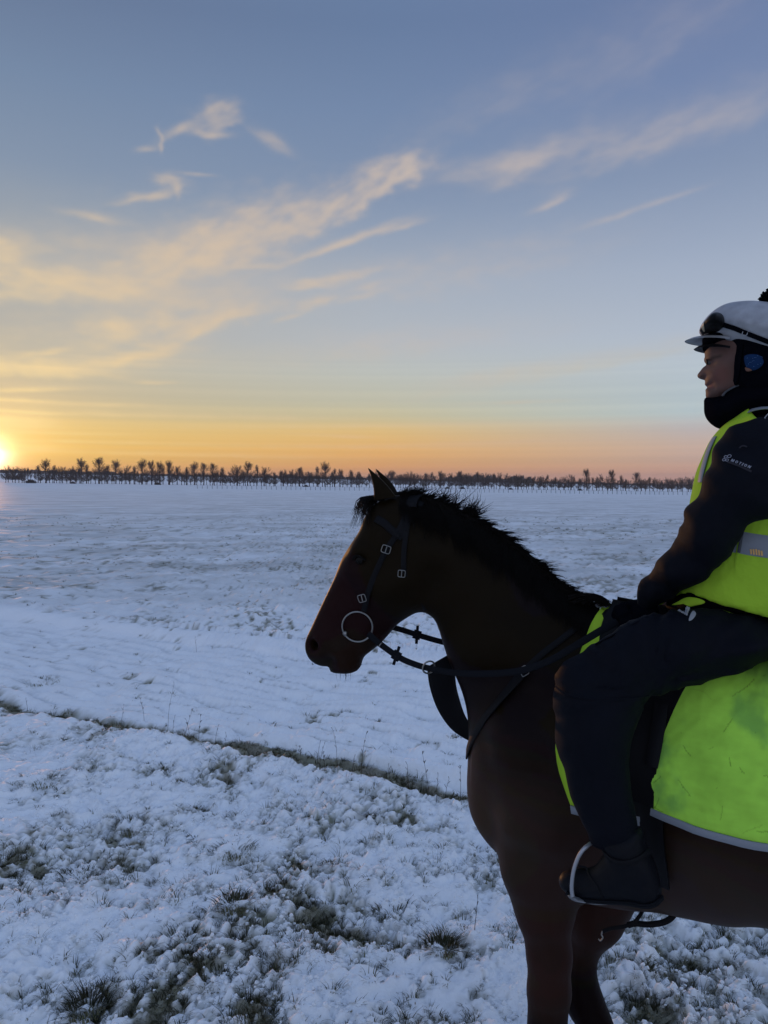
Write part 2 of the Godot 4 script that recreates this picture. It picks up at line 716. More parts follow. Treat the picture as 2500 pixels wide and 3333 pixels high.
func materials() -> void:
	var m := mat("snow", 0.90, 0.925, 0.955, 0.62, 0.45)
	m.vertex_color_use_as_albedo = true
	m.normal_enabled = true
	m.normal_texture = noise_tex(0.02, 4, 0, 1, 3, true, 6.0)
	m.normal_scale = 1.0
	tri(m, 3.3, true)
	m = mat("snow_lump", 0.90, 0.93, 0.965, 0.7, 0.3)
	m = mat("blade", 1, 1, 1, 0.75, 0.2)
	m.vertex_color_use_as_albedo = true
	m.backlight_enabled = true
	m.backlight = Color(0.25, 0.3, 0.1)
	mat("weed", 0.055, 0.04, 0.03, 0.9, 0.1)
	mat("bark", 0.025, 0.019, 0.016, 0.95, 0.1)
	mat("twig", 0.085, 0.057, 0.043, 0.95, 0.1)
	mat("hedge", 0.025, 0.024, 0.02, 0.95, 0.1)
	mat("conifer", 0.018, 0.026, 0.018, 0.95, 0.1)
	mat("post", 0.30, 0.31, 0.33, 0.9, 0.1)
	m = mat("coat", 1, 1, 1, 0.5, 0.2)
	m.vertex_color_use_as_albedo = true
	m.normal_enabled = true
	m.normal_texture = noise_tex(0.05, 3, 0, 1, 5, true, 3.0)
	m.normal_scale = 0.3
	tri(m, 7.0)
	mat("mane", 0.005, 0.004, 0.0035, 0.6, 0.2)
	mat("eye", 0.005, 0.004, 0.003, 0.25, 0.25)
	mat("hoof", 0.03, 0.027, 0.024, 0.6, 0.3)
	m = mat("leather", 0.005, 0.005, 0.0065, 0.6, 0.25)
	m.normal_enabled = true
	m.normal_texture = noise_tex(0.08, 2, 0, 1, 6, true, 2.0)
	m.normal_scale = 0.3
	tri(m, 12.0)
	mat("rubber", 0.008, 0.009, 0.012, 0.8, 0.2)
	mat("steel", 0.30, 0.295, 0.28, 0.4, 0.5, 1.0)
	mat("alloy", 0.36, 0.37, 0.39, 0.42, 0.5, 0.6)
	m = mat("navy", 0.0040, 0.0048, 0.0085, 0.68, 0.2)
	m.normal_enabled = true
	m.normal_texture = noise_tex(0.012, 4, 0, 1, 8, true, 7.0)
	m.normal_scale = 0.5
	tri(m, 3.0)
	m = mat("fleece", 0.003, 0.0035, 0.006, 0.95, 0.05)
	m = mat("boot", 0.004, 0.0045, 0.007, 0.5, 0.25)
	m.normal_enabled = true
	m.normal_texture = M.navy.normal_texture
	m.normal_scale = 0.5
	tri(m, 5.0)
	m = mat("hivis", 0.37, 0.60, 0.04, 0.75, 0.2)
	m.normal_enabled = true
	m.normal_texture = M.navy.normal_texture
	m.normal_scale = 0.9
	tri(m, 2.2)
	m = mat("rug", 1, 1, 1, 0.8, 0.15)
	m.albedo_texture = rug_tex()
	m.uv1_scale = Vector3(1.0 / 1.2, 1.0 / 1.2, 1)
	m.normal_enabled = true
	m.normal_texture = M.navy.normal_texture
	m.normal_scale = 0.8
	mat("reflective", 0.22, 0.24, 0.27, 0.45, 0.5)
	mat("painted_glint", 0.75, 0.42, 0.12, 0.4, 0.5)
	mat("piping", 0.09, 0.095, 0.105, 0.7, 0.2)
	m = mat("skin", 1, 1, 1, 0.6, 0.35)
	m.vertex_color_use_as_albedo = true
	m.normal_enabled = true
	m.normal_texture = noise_tex(0.06, 3, 0, 1, 9, true, 3.0)
	m.normal_scale = 0.25
	tri(m, 14.0)
	m = mat("helmet", 0.46, 0.47, 0.50, 0.5, 0.3)
	m.albedo_texture = noise_tex(0.012, 4, 0.78, 1.0, 21)
	tri(m, 4.0)
	mat("lens", 0.006, 0.006, 0.007, 0.4, 0.2)
	mat("print_white", 0.30, 0.31, 0.36, 0.8, 0.2)
	mat("print_grey", 0.035, 0.033, 0.04, 0.8, 0.2)
	m = mat("bandana", 0.011, 0.032, 0.09, 0.85, 0.1)
	mat("bandana_dot", 0.08, 0.15, 0.28, 0.85, 0.1)
	mat("print_bright", 0.30, 0.31, 0.33, 0.6, 0.3)
	mat("badge", 0.65, 0.52, 0.34, 0.4, 0.5)
	mat("eyelid", 0.13, 0.062, 0.048, 0.6, 0.3)
	mat("earskin", 0.17, 0.085, 0.062, 0.6, 0.3)
	mat("eyeball", 0.07, 0.06, 0.055, 0.3, 0.3)
	mat("teeth", 0.22, 0.19, 0.17, 0.35, 0.4)


func rug_tex() -> ImageTexture:
	var im := Image.create_empty(768, 768, false, Image.FORMAT_RGB8)
	var n := FastNoiseLite.new()
	n.seed = 41
	n.frequency = 0.006
	n.fractal_octaves = 5
	var n2 := FastNoiseLite.new()
	n2.seed = 43
	n2.frequency = 0.03
	n2.fractal_octaves = 3
	for y in 768:
		for x in 768:
			var v := clampf(0.86 + 0.22 * n.get_noise_2d(x, y) + 0.10 * n2.get_noise_2d(x * 0.5, y * 1.6), 0.3, 1.0)
			var k := smoothstep(0.10, 0.5, n.get_noise_2d(x * 1.3 + 900.0, y * 1.3)) * 0.6
			var c := Color(0.50, 0.94, 0.10) * v
			c = c.lerp(Color(0.16, 0.40, 0.09), k)
			im.set_pixel(x, y, c.linear_to_srgb())
	# scuffs, smudges and a worn line of print
	var r := RandomNumberGenerator.new()
	r.seed = 5
	for i in 380:
		var p := Vector2(r.randf() * 768.0, r.randf() * 768.0)
		var a := r.randf() * TAU
		var l := 2.0 + 34.0 * pow(r.randf(), 3.0)
		var dark := 0.35 + 0.55 * r.randf()
		for k in int(l):
			p += Vector2(cos(a), sin(a))
			a += (r.randf() - 0.5) * 0.35
			for q in 1 + int(r.randf() * 1.3):
				var x := posmod(int(p.x), 768)
				var y := posmod(int(p.y) + q, 768)
				im.set_pixel(x, y, im.get_pixel(x, y).lerp(Color(0.24, 0.40, 0.10), (1.0 - dark) * 0.55))
	for i in 60:
		var x0 := 20 + i * 3
		var hh := 3 + int(9.0 * absf(sin(i * 0.9)) * r.randf())
		for k in hh:
			for q in 3:
				var px := (x0 + q + 640) % 768
				var py := posmod(-540 + k + int(i * 0.35) + 4 * (i % 2), 768)
				im.set_pixel(px, py, im.get_pixel(px, py).lerp(Color(0.20, 0.36, 0.22), 0.45))
	return ImageTexture.create_from_image(im)


# ---------------------------------------------------------------- sky
func sky_table() -> Array:
	# elevation in degrees, then the sky's colour (sRGB) towards the sun, 27 and 49 degrees beside it, and away from it; there and overhead raised to light the snow
	return [
		[-90.0, Vector3(150, 150, 160), Vector3(150, 150, 160), Vector3(150, 152, 165), Vector3(150, 150, 165)],
		[0.0, Vector3(252, 160, 62), Vector3(232, 152, 88), Vector3(226, 162, 126), Vector3(178, 176, 194)],
		[0.6, Vector3(252, 172, 70), Vector3(234, 158, 88), Vector3(224, 166, 132), Vector3(182, 180, 196)],
		[1.6, Vector3(255, 202, 92), Vector3(238, 174, 96), Vector3(206, 172, 152), Vector3(192, 186, 200)],
		[2.7, Vector3(250, 204, 104), Vector3(238, 186, 108), Vector3(206, 180, 164), Vector3(200, 192, 204)],
		[3.8, Vector3(242, 206, 126), Vector3(234, 194, 124), Vector3(192, 184, 182), Vector3(206, 197, 208)],
		[4.9, Vector3(216, 192, 142), Vector3(206, 194, 154), Vector3(184, 198, 202), Vector3(208, 201, 211)],
		[6.0, Vector3(206, 188, 152), Vector3(196, 194, 172), Vector3(182, 196, 202), Vector3(207, 204, 214)],
		[8.2, Vector3(196, 186, 164), Vector3(190, 194, 188), Vector3(184, 196, 206), Vector3(200, 204, 218)],
		[10.4, Vector3(180, 178, 170), Vector3(182, 188, 194), Vector3(177, 189, 205), Vector3(194, 202, 219)],
		[14.8, Vector3(172, 174, 174), Vector3(166, 176, 190), Vector3(162, 175, 196), Vector3(184, 200, 226)],
		[21.0, Vector3(134, 150, 172), Vector3(129, 147, 175), Vector3(132, 149, 178), Vector3(170, 190, 222)],
		[26.0, Vector3(118, 138, 166), Vector3(116, 137, 170), Vector3(116, 135, 172), Vector3(162, 184, 220)],
		[31.0, Vector3(104, 122, 152), Vector3(103, 125, 160), Vector3(106, 125, 164), Vector3(154, 178, 216)],
		[90.0, Vector3(126, 152, 198), Vector3(126, 152, 198), Vector3(126, 152, 198), Vector3(126, 152, 198)]]


func make_sky() -> ImageTexture:
	var W := 3072
	var H := 1536
	var tab := sky_table()
	var low := Image.create_empty(776, 384, false, Image.FORMAT_RGBAF)
	for j in 384:
		var el := 90.0 - (j + 0.5) / 384.0 * 180.0
		var k := 0
		while k < tab.size() - 2 and tab[k + 1][0] < el: k += 1
		var t := clampf((el - tab[k][0]) / (tab[k + 1][0] - tab[k][0]), 0.0, 1.0)
		var cols := []
		for q in 4: cols.append((tab[k][q + 1] as Vector3).lerp(tab[k + 1][q + 1], t))
		for i in 776:   # four columns more at each end, so that the join does not show
			var az := (i - 3.5) / 768.0 * 360.0
			var da := absf(wrapf(az + 27.3, -180.0, 180.0))
			var c: Vector3
			if da < 27.0: c = cols[0].lerp(cols[1], da / 27.0)
			elif da < 49.0: c = cols[1].lerp(cols[2], (da - 27.0) / 22.0)
			else: c = cols[2].lerp(cols[3], smoothstep(0.0, 1.0, minf((da - 49.0) / 75.0, 1.0)))
			var l := Color(c.x / 255.0, c.y / 255.0, c.z / 255.0).srgb_to_linear()
			low.set_pixel(i, j, l)
	low.resize(W * 776 / 768, H, Image.INTERPOLATE_CUBIC)
	low = low.get_region(Rect2i(16, 0, W, H))
	var px := low.get_data().to_float32_array()
	# air round the sun
	var sun_u := (360.0 - 27.3) / 360.0 * W
	var sun_v := (90.0 - 1.9) / 180.0 * H
	for j in range(int(sun_v) - 230, int(sun_v) + 40):
		for i in range(-260, 261):
			var dx := i * 360.0 / W
			var dy := (j - sun_v) * 180.0 / H
			var g := sqrt(dx * dx + dy * dy * 1.25)
			var a := 2.6 * exp(-pow(g / 1.2, 2.0)) + 0.95 * exp(-g / 2.5) + 0.045 * exp(-pow(g / 9.0, 2.0))
			var at := (j * W + posmod(int(sun_u) + i, W)) * 4
			px[at] += a
			px[at + 1] += a * (0.56 + 0.3 * exp(-g / 1.5))
			px[at + 2] += a * (0.12 + 0.75 * exp(-g / 1.4))
	clouds(px, W, H)
	var im := Image.create_from_data(W, H, false, Image.FORMAT_RGBAF, px.to_byte_array())
	return ImageTexture.create_from_image(im)


func clouds(px: PackedFloat32Array, W: int, H: int) -> void:
	# cirrus: [bearing, elevation, half length, half width (degrees), slope, strength, raggedness]
	var list := [[0.92, 21.72, 1.95, 0.82, 24, 1.00, 1.0], [-2.75, 19.82, 2.51, 0.71, 36, 0.60, 1.0], [-6.84, 18.22, 3.57, 1.05, 28, 0.55, 1.0], [-10.20, 18.07, 3.53, 1.14, 26, 0.45, 1.0], [-12.63, 16.50, 2.90, 1.24, 18, 0.50, 1.0], [-15.32, 15.61, 3.90, 1.07, 14, 0.50, 1.0], [-16.13, 14.42, 3.50, 0.82, 18, 0.40, 1.0], [-23.75, 13.62, 4.04, 0.69, -6, 0.55, 1.0], [-19.90, 13.29, 4.21, 0.68, 0, 0.42, 1.0], [-25.45, 12.50, 3.79, 0.49, 2, 0.35, 1.0], [-9.54, 15.58, 1.80, 0.19, 4, 0.45, 1.0], [-20.79, 17.94, 1.63, 0.23, -3, 0.35, 1.0], [-26.34, 15.16, 1.11, 0.63, 8, 0.60, 0.8], [-22.78, 15.93, 4.97, 0.77, 6, 0.14, 0.8], [-10.40, 12.27, 2.48, 0.60, 12, 0.50, 1.0], [-12.56, 11.61, 2.57, 0.56, 24, 0.60, 1.0], [-13.86, 10.67, 0.96, 0.28, 30, 0.55, 1.0], [-16.76, 11.01, 1.98, 0.88, 4, 0.45, 1.2], [-19.56, 10.57, 1.53, 0.53, -5, 0.60, 1.1], [-16.13, 9.75, 1.37, 0.23, 0, 0.50, 1.0], [-13.71, 13.00, 4.01, 0.63, 14, 0.30, 1.0], [-18.32, 8.68, 3.13, 0.33, 12, 0.65, 1.0], [-16.91, 9.11, 1.26, 0.27, 10, 0.45, 1.0], [-25.73, 7.63, 3.29, 0.50, 0, 0.70, 0.8], [-23.75, 8.84, 1.28, 0.18, 12, 0.50, 1.0], [-22.00, 7.69, 2.83, 0.36, -2, 0.45, 0.8], [-20.20, 9.46, 1.22, 0.45, 20, 0.25, 1.0], [-5.32, 14.36, 1.69, 0.26, 4, 0.60, 1.2], [-2.75, 15.07, 2.82, 0.28, 13, 0.50, 1.2], [-4.80, 13.23, 1.36, 0.28, 16, 0.60, 1.2], [-6.84, 12.21, 1.05, 0.13, 18, 0.55, 1.0], [-1.01, 14.34, 0.98, 0.20, 15, 0.40, 1.2], [-3.43, 17.17, 3.52, 0.21, 20, 0.95, 0.6], [1.37, 18.48, 1.48, 0.19, 14, 0.60, 0.6], [-1.60, 13.69, 1.54, 0.18, 15, 0.30, 1.0], [-12.08, 24.76, 1.19, 0.65, 25, 0.42, 1.4], [-12.63, 23.88, 1.06, 0.19, 2, 0.50, 1.2], [-14.79, 23.96, 1.14, 0.23, 28, 0.50, 1.2], [-16.28, 22.97, 0.17, 0.53, 0, 0.50, 1.1], [-17.12, 22.55, 0.57, 0.15, 15, 0.35, 1.0], [-15.43, 20.68, 0.88, 0.39, 0, 0.40, 1.5], [-15.11, 20.22, 0.24, 0.47, 0, 0.40, 1.2], [-17.12, 19.55, 1.57, 0.22, 14, 0.65, 1.2], [-13.71, 21.35, 0.99, 0.08, 0, 0.30, 1.0], [-8.42, 23.75, 1.18, 0.36, -25, 0.30, 0.8], [9.98, 21.77, 1.80, 0.68, 20, 0.45, 0.8], [11.53, 22.73, 4.33, 0.67, 13, 0.28, 0.8], [7.07, 22.02, 3.64, 0.53, 8, 0.20, 0.8], [19.80, 22.93, 6.10, 0.96, 13, 0.26, 0.7], [23.75, 23.26, 4.42, 0.80, 8, 0.14, 0.7], [12.19, 19.51, 1.11, 0.18, 16, 0.42, 1.1], [12.63, 19.83, 1.21, 0.32, 22, 0.20, 1.1], [17.74, 18.57, 2.95, 0.16, 13, 0.34, 0.7], [20.81, 19.25, 1.52, 0.10, 10, 0.20, 0.7], [19.80, 28.36, 5.70, 1.55, 24, 0.09, 0.7], [9.09, 26.17, 5.74, 1.15, 20, 0.08, 0.7], [5.71, 15.23, 9.06, 1.29, 8, 0.16, 0.7], [14.57, 8.35, 9.88, 0.56, 9, 0.30, 0.5], [9.09, 8.07, 4.43, 0.35, 6, 0.20, 0.5], [1.15, 10.07, 9.40, 0.90, 6, 0.14, 0.6], [-19.19, 14.69, 8.41, 2.20, 10, 0.10, 0.8], [-20.81, 10.26, 7.28, 1.21, 5, 0.12, 0.8], [-12.41, 14.12, 6.97, 1.90, 14, 0.08, 0.8], [-20.81, 2.87, 8.68, 0.10, 0, 0.25, 0.4], [-23.75, 3.44, 5.20, 0.08, 0, 0.30, 0.4], [-14.57, 2.08, 10.90, 0.13, -1, 0.22, 0.4], [1.15, 4.32, 13.69, 0.11, 1, 0.22, 0.4], [-3.43, 2.72, 11.41, 0.14, 0, 0.20, 0.4], [10.20, 3.02, 8.93, 0.11, 1, 0.20, 0.4], [-26.20, 4.02, 2.13, 0.43, 0, 0.80, 0.4], [-25.83, 2.35, 2.74, 0.27, 0, 0.35, 0.4], [-24.51, 6.31, 2.37, 0.12, 4, 0.70, 0.4], [-25.83, 5.57, 2.33, 0.10, 0, 0.95, 0.3], [-25.45, 4.81, 2.15, 0.08, -2, 0.90, 0.4], [-16.49, 7.15, 1.17, 0.09, 2, 0.60, 0.4], [-20.20, 5.49, 3.31, 0.14, 1, 0.25, 0.4], [-14.57, 4.85, 13.02, 0.22, 0, 0.28, 0.4], [10.20, 5.93, 3.55, 0.09, 1, 0.35, 0.4], [-3.43, 3.52, 2.74, 0.09, -2, 0.30, 0.4], [-19.19, 8.36, 4.97, 0.62, 4, 0.25, 0.8]]
	var warp := FastNoiseLite.new()
	warp.seed = 3
	warp.frequency = 0.16
	warp.fractal_octaves = 4
	var grain := FastNoiseLite.new()
	grain.seed = 9
	grain.frequency = 0.30
	grain.fractal_octaves = 5
	var r := RandomNumberGenerator.new()
	r.seed = 77
	for i in 60:   # the same kind of cloud in the rest of the sky
		var a := wrapf(45.0 + r.randf() * 270.0, -180.0, 180.0)
		list.append([a, 6.0 + 38.0 * r.randf(), 5.0 + 8.0 * r.randf(), 0.8 + 2.2 * r.randf(), 14.0 * (1.0 if absf(a) < 90.0 else -1.0), 0.25 + 0.3 * r.randf(), 1.0])
	var dens := PackedFloat32Array()
	dens.resize(W * H)
	for e in list:
		var co := cos(deg_to_rad(e[4]))
		var si := sin(deg_to_rad(e[4]))
		var L: float = e[2]
		var B: float = e[3]
		var ce := cos(deg_to_rad(e[1]))
		var rx := (L * 1.9 * absf(co) + B * 2.6 * absf(si)) + 1.0
		var ry := (L * 1.9 * absf(si) + B * 2.6 * absf(co)) + 0.6
		var j0 := int((90.0 - e[1] - ry) / 180.0 * H)
		var j1 := int((90.0 - e[1] + ry) / 180.0 * H)
		var i0 := int((e[0] - rx / ce) / 360.0 * W)
		var i1 := int((e[0] + rx / ce) / 360.0 * W)
		var step := 1
		for j in range(maxi(j0, 0), mini(j1, H / 2)):
			var y: float = 90.0 - (j + 0.5) / H * 180.0 - e[1]
			for i in range(i0, i1, step):
				var x: float = ((i + 0.5) / W * 360.0 - e[0]) * ce
				var wx: float = x + B * 1.1 * warp.get_noise_2d(x * 2.0 + e[0] * 7.0, y * 4.0 + e[1] * 5.0) * e[6]
				var wy: float = y + B * 0.9 * warp.get_noise_2d(x * 2.0 + 300.0, y * 4.0 + e[0] * 3.0) * e[6]
				var u: float = (wx * co + wy * si) / L
				var v: float = (-wx * si + wy * co) / B
				if v > 0.0: v *= 0.75   # softer above, crisper below
				else: v *= 1.3
				var q: float = u * u + v * v
				if q > 5.0: continue
				var along_ := x * co + y * si
				var cross_ := -x * si + y * co
				# patches, then wisps combed along the wind
				var pa: float = warp.get_noise_2d(along_ * 1.9 + e[0] * 11.0, cross_ * 4.6 + e[1] * 9.0)
				var gr: float = clampf(0.82 + (1.15 if B > 0.7 else 0.7) * minf(1.0, 0.4 + 1.2 * e[5]) * pa, 0.0, 1.6) * (0.95 + (0.36 if B < 1.4 else 0.24) * grain.get_noise_2d(along_ * 1.6 + e[0], cross_ * 7.0 + e[1] * 3.0))
				dens[j * W + posmod(i, W)] += e[5] * exp(-q) * gr
	for j in H / 2:
		var el := 90.0 - (j + 0.5) / H * 180.0
		# faint level layers low in the sky
		var band := 0.0
		if el < 9.0: band = (0.06 + 0.05 * smoothstep(5.0, 3.0, el)) * grain.get_noise_1d(el * 7.0) + 0.03 * grain.get_noise_1d(el * 31.0)
		for i in W:
			var dn := dens[j * W + i]
			if dn < 0.002 and band == 0.0: continue
			var at := (j * W + i) * 4
			var a := 0.9 * (1.0 - exp(-dn * 2.1))
			var da := absf(wrapf((i + 0.5) / W * 360.0 + 27.3, -180.0, 180.0))
			var lit := exp(-da / 45.0)
			var cr := lerpf(0.42, 0.74, lit) + 0.16 * lit * exp(-el / 9.0)
			var cg := lerpf(0.42, 0.56, lit) + 0.02 * lit * exp(-el / 9.0)
			var cb := lerpf(0.50, 0.38, lit) - 0.22 * lit * exp(-el / 9.0)
			var hot := exp(-el / 8.0) * exp(-da / 13.0)
			cr += 0.75 * hot
			cg += 0.62 * hot
			cb += 0.22 * hot
			px[at] = lerpf(px[at], maxf(cr, px[at]), a) * (1.0 + band)
			px[at + 1] = lerpf(px[at + 1], maxf(cg, px[at + 1] * 0.96), a) * (1.0 + band * 0.8)
			px[at + 2] = lerpf(px[at + 2], cb, a) * (1.0 + band * 0.5)


# ---------------------------------------------------------------- ground
# x to the right, d away from the camera; c is the distance across the snow-covered gallop from its grassy near edge
func across(x: float, d: float) -> float:
	return (x - 0.56) * 0.4526 + (d - 4.82) * 0.8917


func along(x: float, d: float) -> float:
	return (x - 0.56) * -0.8917 + (d - 4.82) * 0.4526


func bare(x: float, d: float) -> float:   # how much grass shows through, painted furrow shade included, 0 to 1
	var c := across(x, d)
	var t := along(x, d)
	if d > 75.0: return 0.0
	var wob := 0.07 * n_mid.get_noise_2d(t * 90.0, 50.0)
	var edge := smoothstep(0.175 + 0.09 * n_mid.get_noise_2d(t * 130.0, 0.0), 0.085, absf(c - 0.03 - wob) + 0.045 * n_fine.get_noise_2d(x * 900.0, d * 900.0)) * smoothstep(7.2, 5.2, t)
	var a := n_mid.get_noise_2d(x * 95.0, d * 95.0)
	var b := n_mid.get_noise_2d(x * 420.0 + 500.0, d * 420.0)
	var e := n_fine.get_noise_2d(x * 1500.0 + 60.0, d * 1500.0) if d < 12.0 else 0.0
	var g := 0.0
	if c < 0.0:
		g = smoothstep(0.34, 0.70, 0.8 * a + 0.55 * b + 0.40 * e + 0.12 * smoothstep(4.6, 3.0, d))
		g = maxf(g, 0.62 * smoothstep(0.05, 0.65, 0.9 * e + 0.55 * b + 0.5 * a) * (0.35 + 0.65 * smoothstep(4.8, 3.2, d)))
	elif c < 3.0: g = smoothstep(0.60, 0.9, a + 0.5 * b + 0.3 * e)
	else:
		var b2 := n_mid.get_noise_2d(x * 700.0 + 500.0, d * 520.0)
		g = smoothstep(0.16, 0.62, a * 0.5 + 0.75 * b2 + 0.25 * n_big.get_noise_2d(x * 9.0, d * 22.0) + 0.04) * smoothstep(70.0, 14.0, d) * 0.85
	if c < -0.1 and d < 12.0:
		# thin snow: grass in the hollows between the lumps
		var hollow := maxf(smoothstep(0.16, 0.03, absf(n_fine.get_noise_2d(x * 640.0, d * 640.0))), smoothstep(0.20, 0.04, absf(n_fine.get_noise_2d(x * 1250.0 + 40.0, d * 1250.0))))
		g = maxf(g, 0.62 * hollow * smoothstep(-0.05, 0.55, 0.8 * a + 0.6 * b + 0.14 + 0.18 * smoothstep(5.0, 3.4, d)))
	elif c > 0.15 and c < 2.8:
		g = maxf(g, 0.5 * smoothstep(0.45, 0.95, 1.0 - furrow(c, t)) * smoothstep(-0.5, 0.5, n_lump.get_noise_2d(t * 110.0, c * 420.0)))  # grass in the furrow bottoms, darkened to stand in for their shade
	return clampf(maxf(g, edge), 0.0, 1.0)


func furrow(c: float, t: float) -> float:   # 1 on a ridge of the harrowed gallop, 0 in a furrow
	return pow(absf(sin(c * 16.0 + 2.2 * n_lump.get_noise_2d(t * 30.0, c * 30.0))), 0.7)


func land(x: float, d: float) -> float:   # the lie of the land without lumps
	var h := 0.0
	if d > 8.0: h += -0.0135 * x * smoothstep(10.0, 120.0, d)
	if d > 360.0:
		h += (5.6 - 0.006 * x) * smoothstep(360.0, 900.0, d) - 12.0 * smoothstep(960.0, 2600.0, d)
	return h


func ground_h(x: float, d: float) -> float:
	var h := land(x, d)
	if d > 90.0: return h
	var c := across(x, d)
	var t := along(x, d)
	var fade := 1.0 - smoothstep(25.0, 90.0, d)
	h += 0.05 * n_big.get_noise_2d(x * 38.0, d * 38.0) * fade
	if c < 0.0:
		var l := n_lump.get_noise_2d(x * 330.0, d * 330.0)
		h += 0.05 * n_lump.get_noise_2d(x * 110.0 + 70.0, d * 110.0) + 0.036 * (1.0 - 1.6 * absf(l))
		h += 0.02 * smoothstep(-0.5, -0.12, c)
	elif c < 3.1:
		var w := 1.0 - smoothstep(2.5, 3.1, c)
		h += w * 0.07 * (furrow(c, t) - 0.6) * clampf(0.65 + 0.9 * n_lump.get_noise_2d(t * 55.0, c * 260.0 + 90.0), 0.1, 1.0)
		h += w * 0.022 * n_lump.get_noise_2d(t * 75.0, c * 560.0) + 0.016 * n_lump.get_noise_2d(x * 300.0, d * 300.0)
		var hoof := n_cell.get_noise_2d(t * 160.0, c * 230.0)   # -1 at a print
		h -= w * 0.05 * smoothstep(-0.62, -0.9, hoof)
		h += 0.14 * exp(-pow((c - 3.0) / 0.22, 2.0))
	else:
		h += (0.035 * n_lump.get_noise_2d(x * 120.0, d * 120.0) + 0.05 * n_lump.get_noise_2d(x * 330.0, d * 330.0) + 0.03 * n_fine.get_noise_2d(x * 520.0, d * 380.0)) * fade + 0.14 * exp(-pow((c - 3.0) / 0.3, 2.0)) + 0.05
	h -= 0.035 * exp(-pow((c - 0.03) / 0.13, 2.0)) * smoothstep(8.5, 6.5, t)
	if d < 14.0:
		var f := n_fine.get_noise_2d(x * 1500.0, d * 1500.0)
		var fd := (1.0 - smoothstep(7.0, 14.0, d)) * (0.45 if c > 0.1 and c < 2.8 else 0.65 + 0.6 * n_mid.get_noise_2d(x * 160.0 + 33.0, d * 160.0))
		h += fd * (0.012 * (pow(absf(n_fine.get_noise_2d(x * 640.0, d * 640.0)), 0.6) * 2.0 - 0.9) + 0.017 * (pow(absf(n_fine.get_noise_2d(x * 1250.0 + 40.0, d * 1250.0)), 0.7) * 2.0 - 0.8) + 0.016 * f)
	return h


func grow(a: float, b: float, h0: float, k: float, far: float) -> PackedFloat32Array:
	var out := PackedFloat32Array()
	var h := h0
	var x := a
	var left := []
	while x > -far:
		h *= k
		x -= h
		left.append(x)
	left.reverse()
	for v in left: out.append(v)
	x = a
	while x < b:
		out.append(x)
		x += h0
	h = h0
	while x < far:
		out.append(x)
		h *= k
		x += h
	out.append(x)
	return out


func ground() -> void:
	var xs := grow(-1.9, 1.7, 0.0125, 1.028, 1500.0)
	var ds := PackedFloat32Array()
	var b := 1.1
	var h := 0.05
	var back := []
	while b > -120.0:
		h *= 1.25
		b -= h
		back.append(b)
	back.reverse()
	for v in back: ds.append(v)
	b = 1.1
	while b < 2.35:
		ds.append(b)
		b += 0.02
	h = 0.0115
	while b < 3000.0:
		ds.append(b)
		if b > 13.0: h *= 1.0125
		elif b > 4.2: h *= 1.006
		b += h
	var nx := xs.size()
	var nd := ds.size()
	var V := PackedVector3Array()
	var C := PackedColorArray()
	var I := PackedInt32Array()
	V.resize(nx * nd)
	C.resize(nx * nd)
	for j in nd:
		var d := ds[j]
		for i in nx:
			var x := xs[i]
			var y := ground_h(x, d)
			var g := 0.0
			var c := Color(1, 1, 1)
			if d < 75.0 and d > -3.0 and absf(x) < 55.0:
				g = bare(x, d)
				if g > 0.01:
					y -= 0.022 * g
					c = c.lerp(Color(0.17, 0.175, 0.085).lerp(Color(0.23, 0.19, 0.125), 0.5 + 0.5 * n_lump.get_noise_2d(x * 300.0, d * 300.0)), g * 0.92)
			if d > 8.0 and d < 420.0 and absf(x) < 300.0 and across(x, d) > 3.1:
				# short grass too fine to stand out greys the far snow, in drifts
				var k := 0.5 + 0.5 * n_mid.get_noise_2d(x * 14.0, d * 34.0) + 0.35 * n_lump.get_noise_2d(x * 90.0, d * 150.0)
				c = c.lerp(Color(0.24, 0.235, 0.20), clampf(0.58 * k, 0.0, 0.7) * smoothstep(8.5, 15.0, d) * (1.0 - 0.55 * smoothstep(40.0, 200.0, d)))
			V[j * nx + i] = Vector3(x, y, -d)
			C[j * nx + i] = c
	for j in nd - 1:
		for i in nx - 1:
			var a := j * nx + i
			I.append_array([a, a + nx, a + nx + 1, a, a + nx + 1, a + 1])
	var o := MeshInstance3D.new()
	o.name = "snow_field"
	o.mesh = arrays_mesh(V, normals_of(V, I), I, C)
	o.mesh.surface_set_material(0, M.snow)
	add_child(o)
	tag(o, "snow-covered heath with a furrowed gallop running across it", "", "", "structure")


# ---------------------------------------------------------------- trees, hedges and fence far away
func ordinal(k: int) -> String:
	if k >= 100: return "hundredth" if k == 100 else "hundred-and-" + ordinal(k - 100)
	var ones := ["", "first", "second", "third", "fourth", "fifth", "sixth", "seventh", "eighth", "ninth", "tenth", "eleventh", "twelfth", "thirteenth", "fourteenth", "fifteenth", "sixteenth", "seventeenth", "eighteenth", "nineteenth"]
	var tens := ["", "", "twenty", "thirty", "forty", "fifty", "sixty", "seventy", "eighty", "ninety"]
	if k < 20: return ones[k]
	if k % 10 == 0: return (tens[k / 10] as String).trim_suffix("y") + "ieth"
	return tens[k / 10] + "-" + ones[k % 10]


func prism(V: PackedVector3Array, I: PackedInt32Array, a: Vector3, b: Vector3, ra: float, rb: float) -> void:
	var t := (b - a).normalized()
	var x := t.cross(Vector3(0.3, 0.1, 0.95)).normalized()
	var y := x.cross(t)
	var o := V.size()
	for k in 3:
		var an := TAU * k / 3.0
		V.append(a + (x * cos(an) + y * sin(an)) * ra)
	for k in 3:
		var an := TAU * k / 3.0
		V.append(b + (x * cos(an) + y * sin(an)) * rb)
	for k in 3:
		var k2 := (k + 1) % 3
		I.append_array([o + k, o + k2, o + 3 + k2, o + k, o + 3 + k2, o + 3 + k])


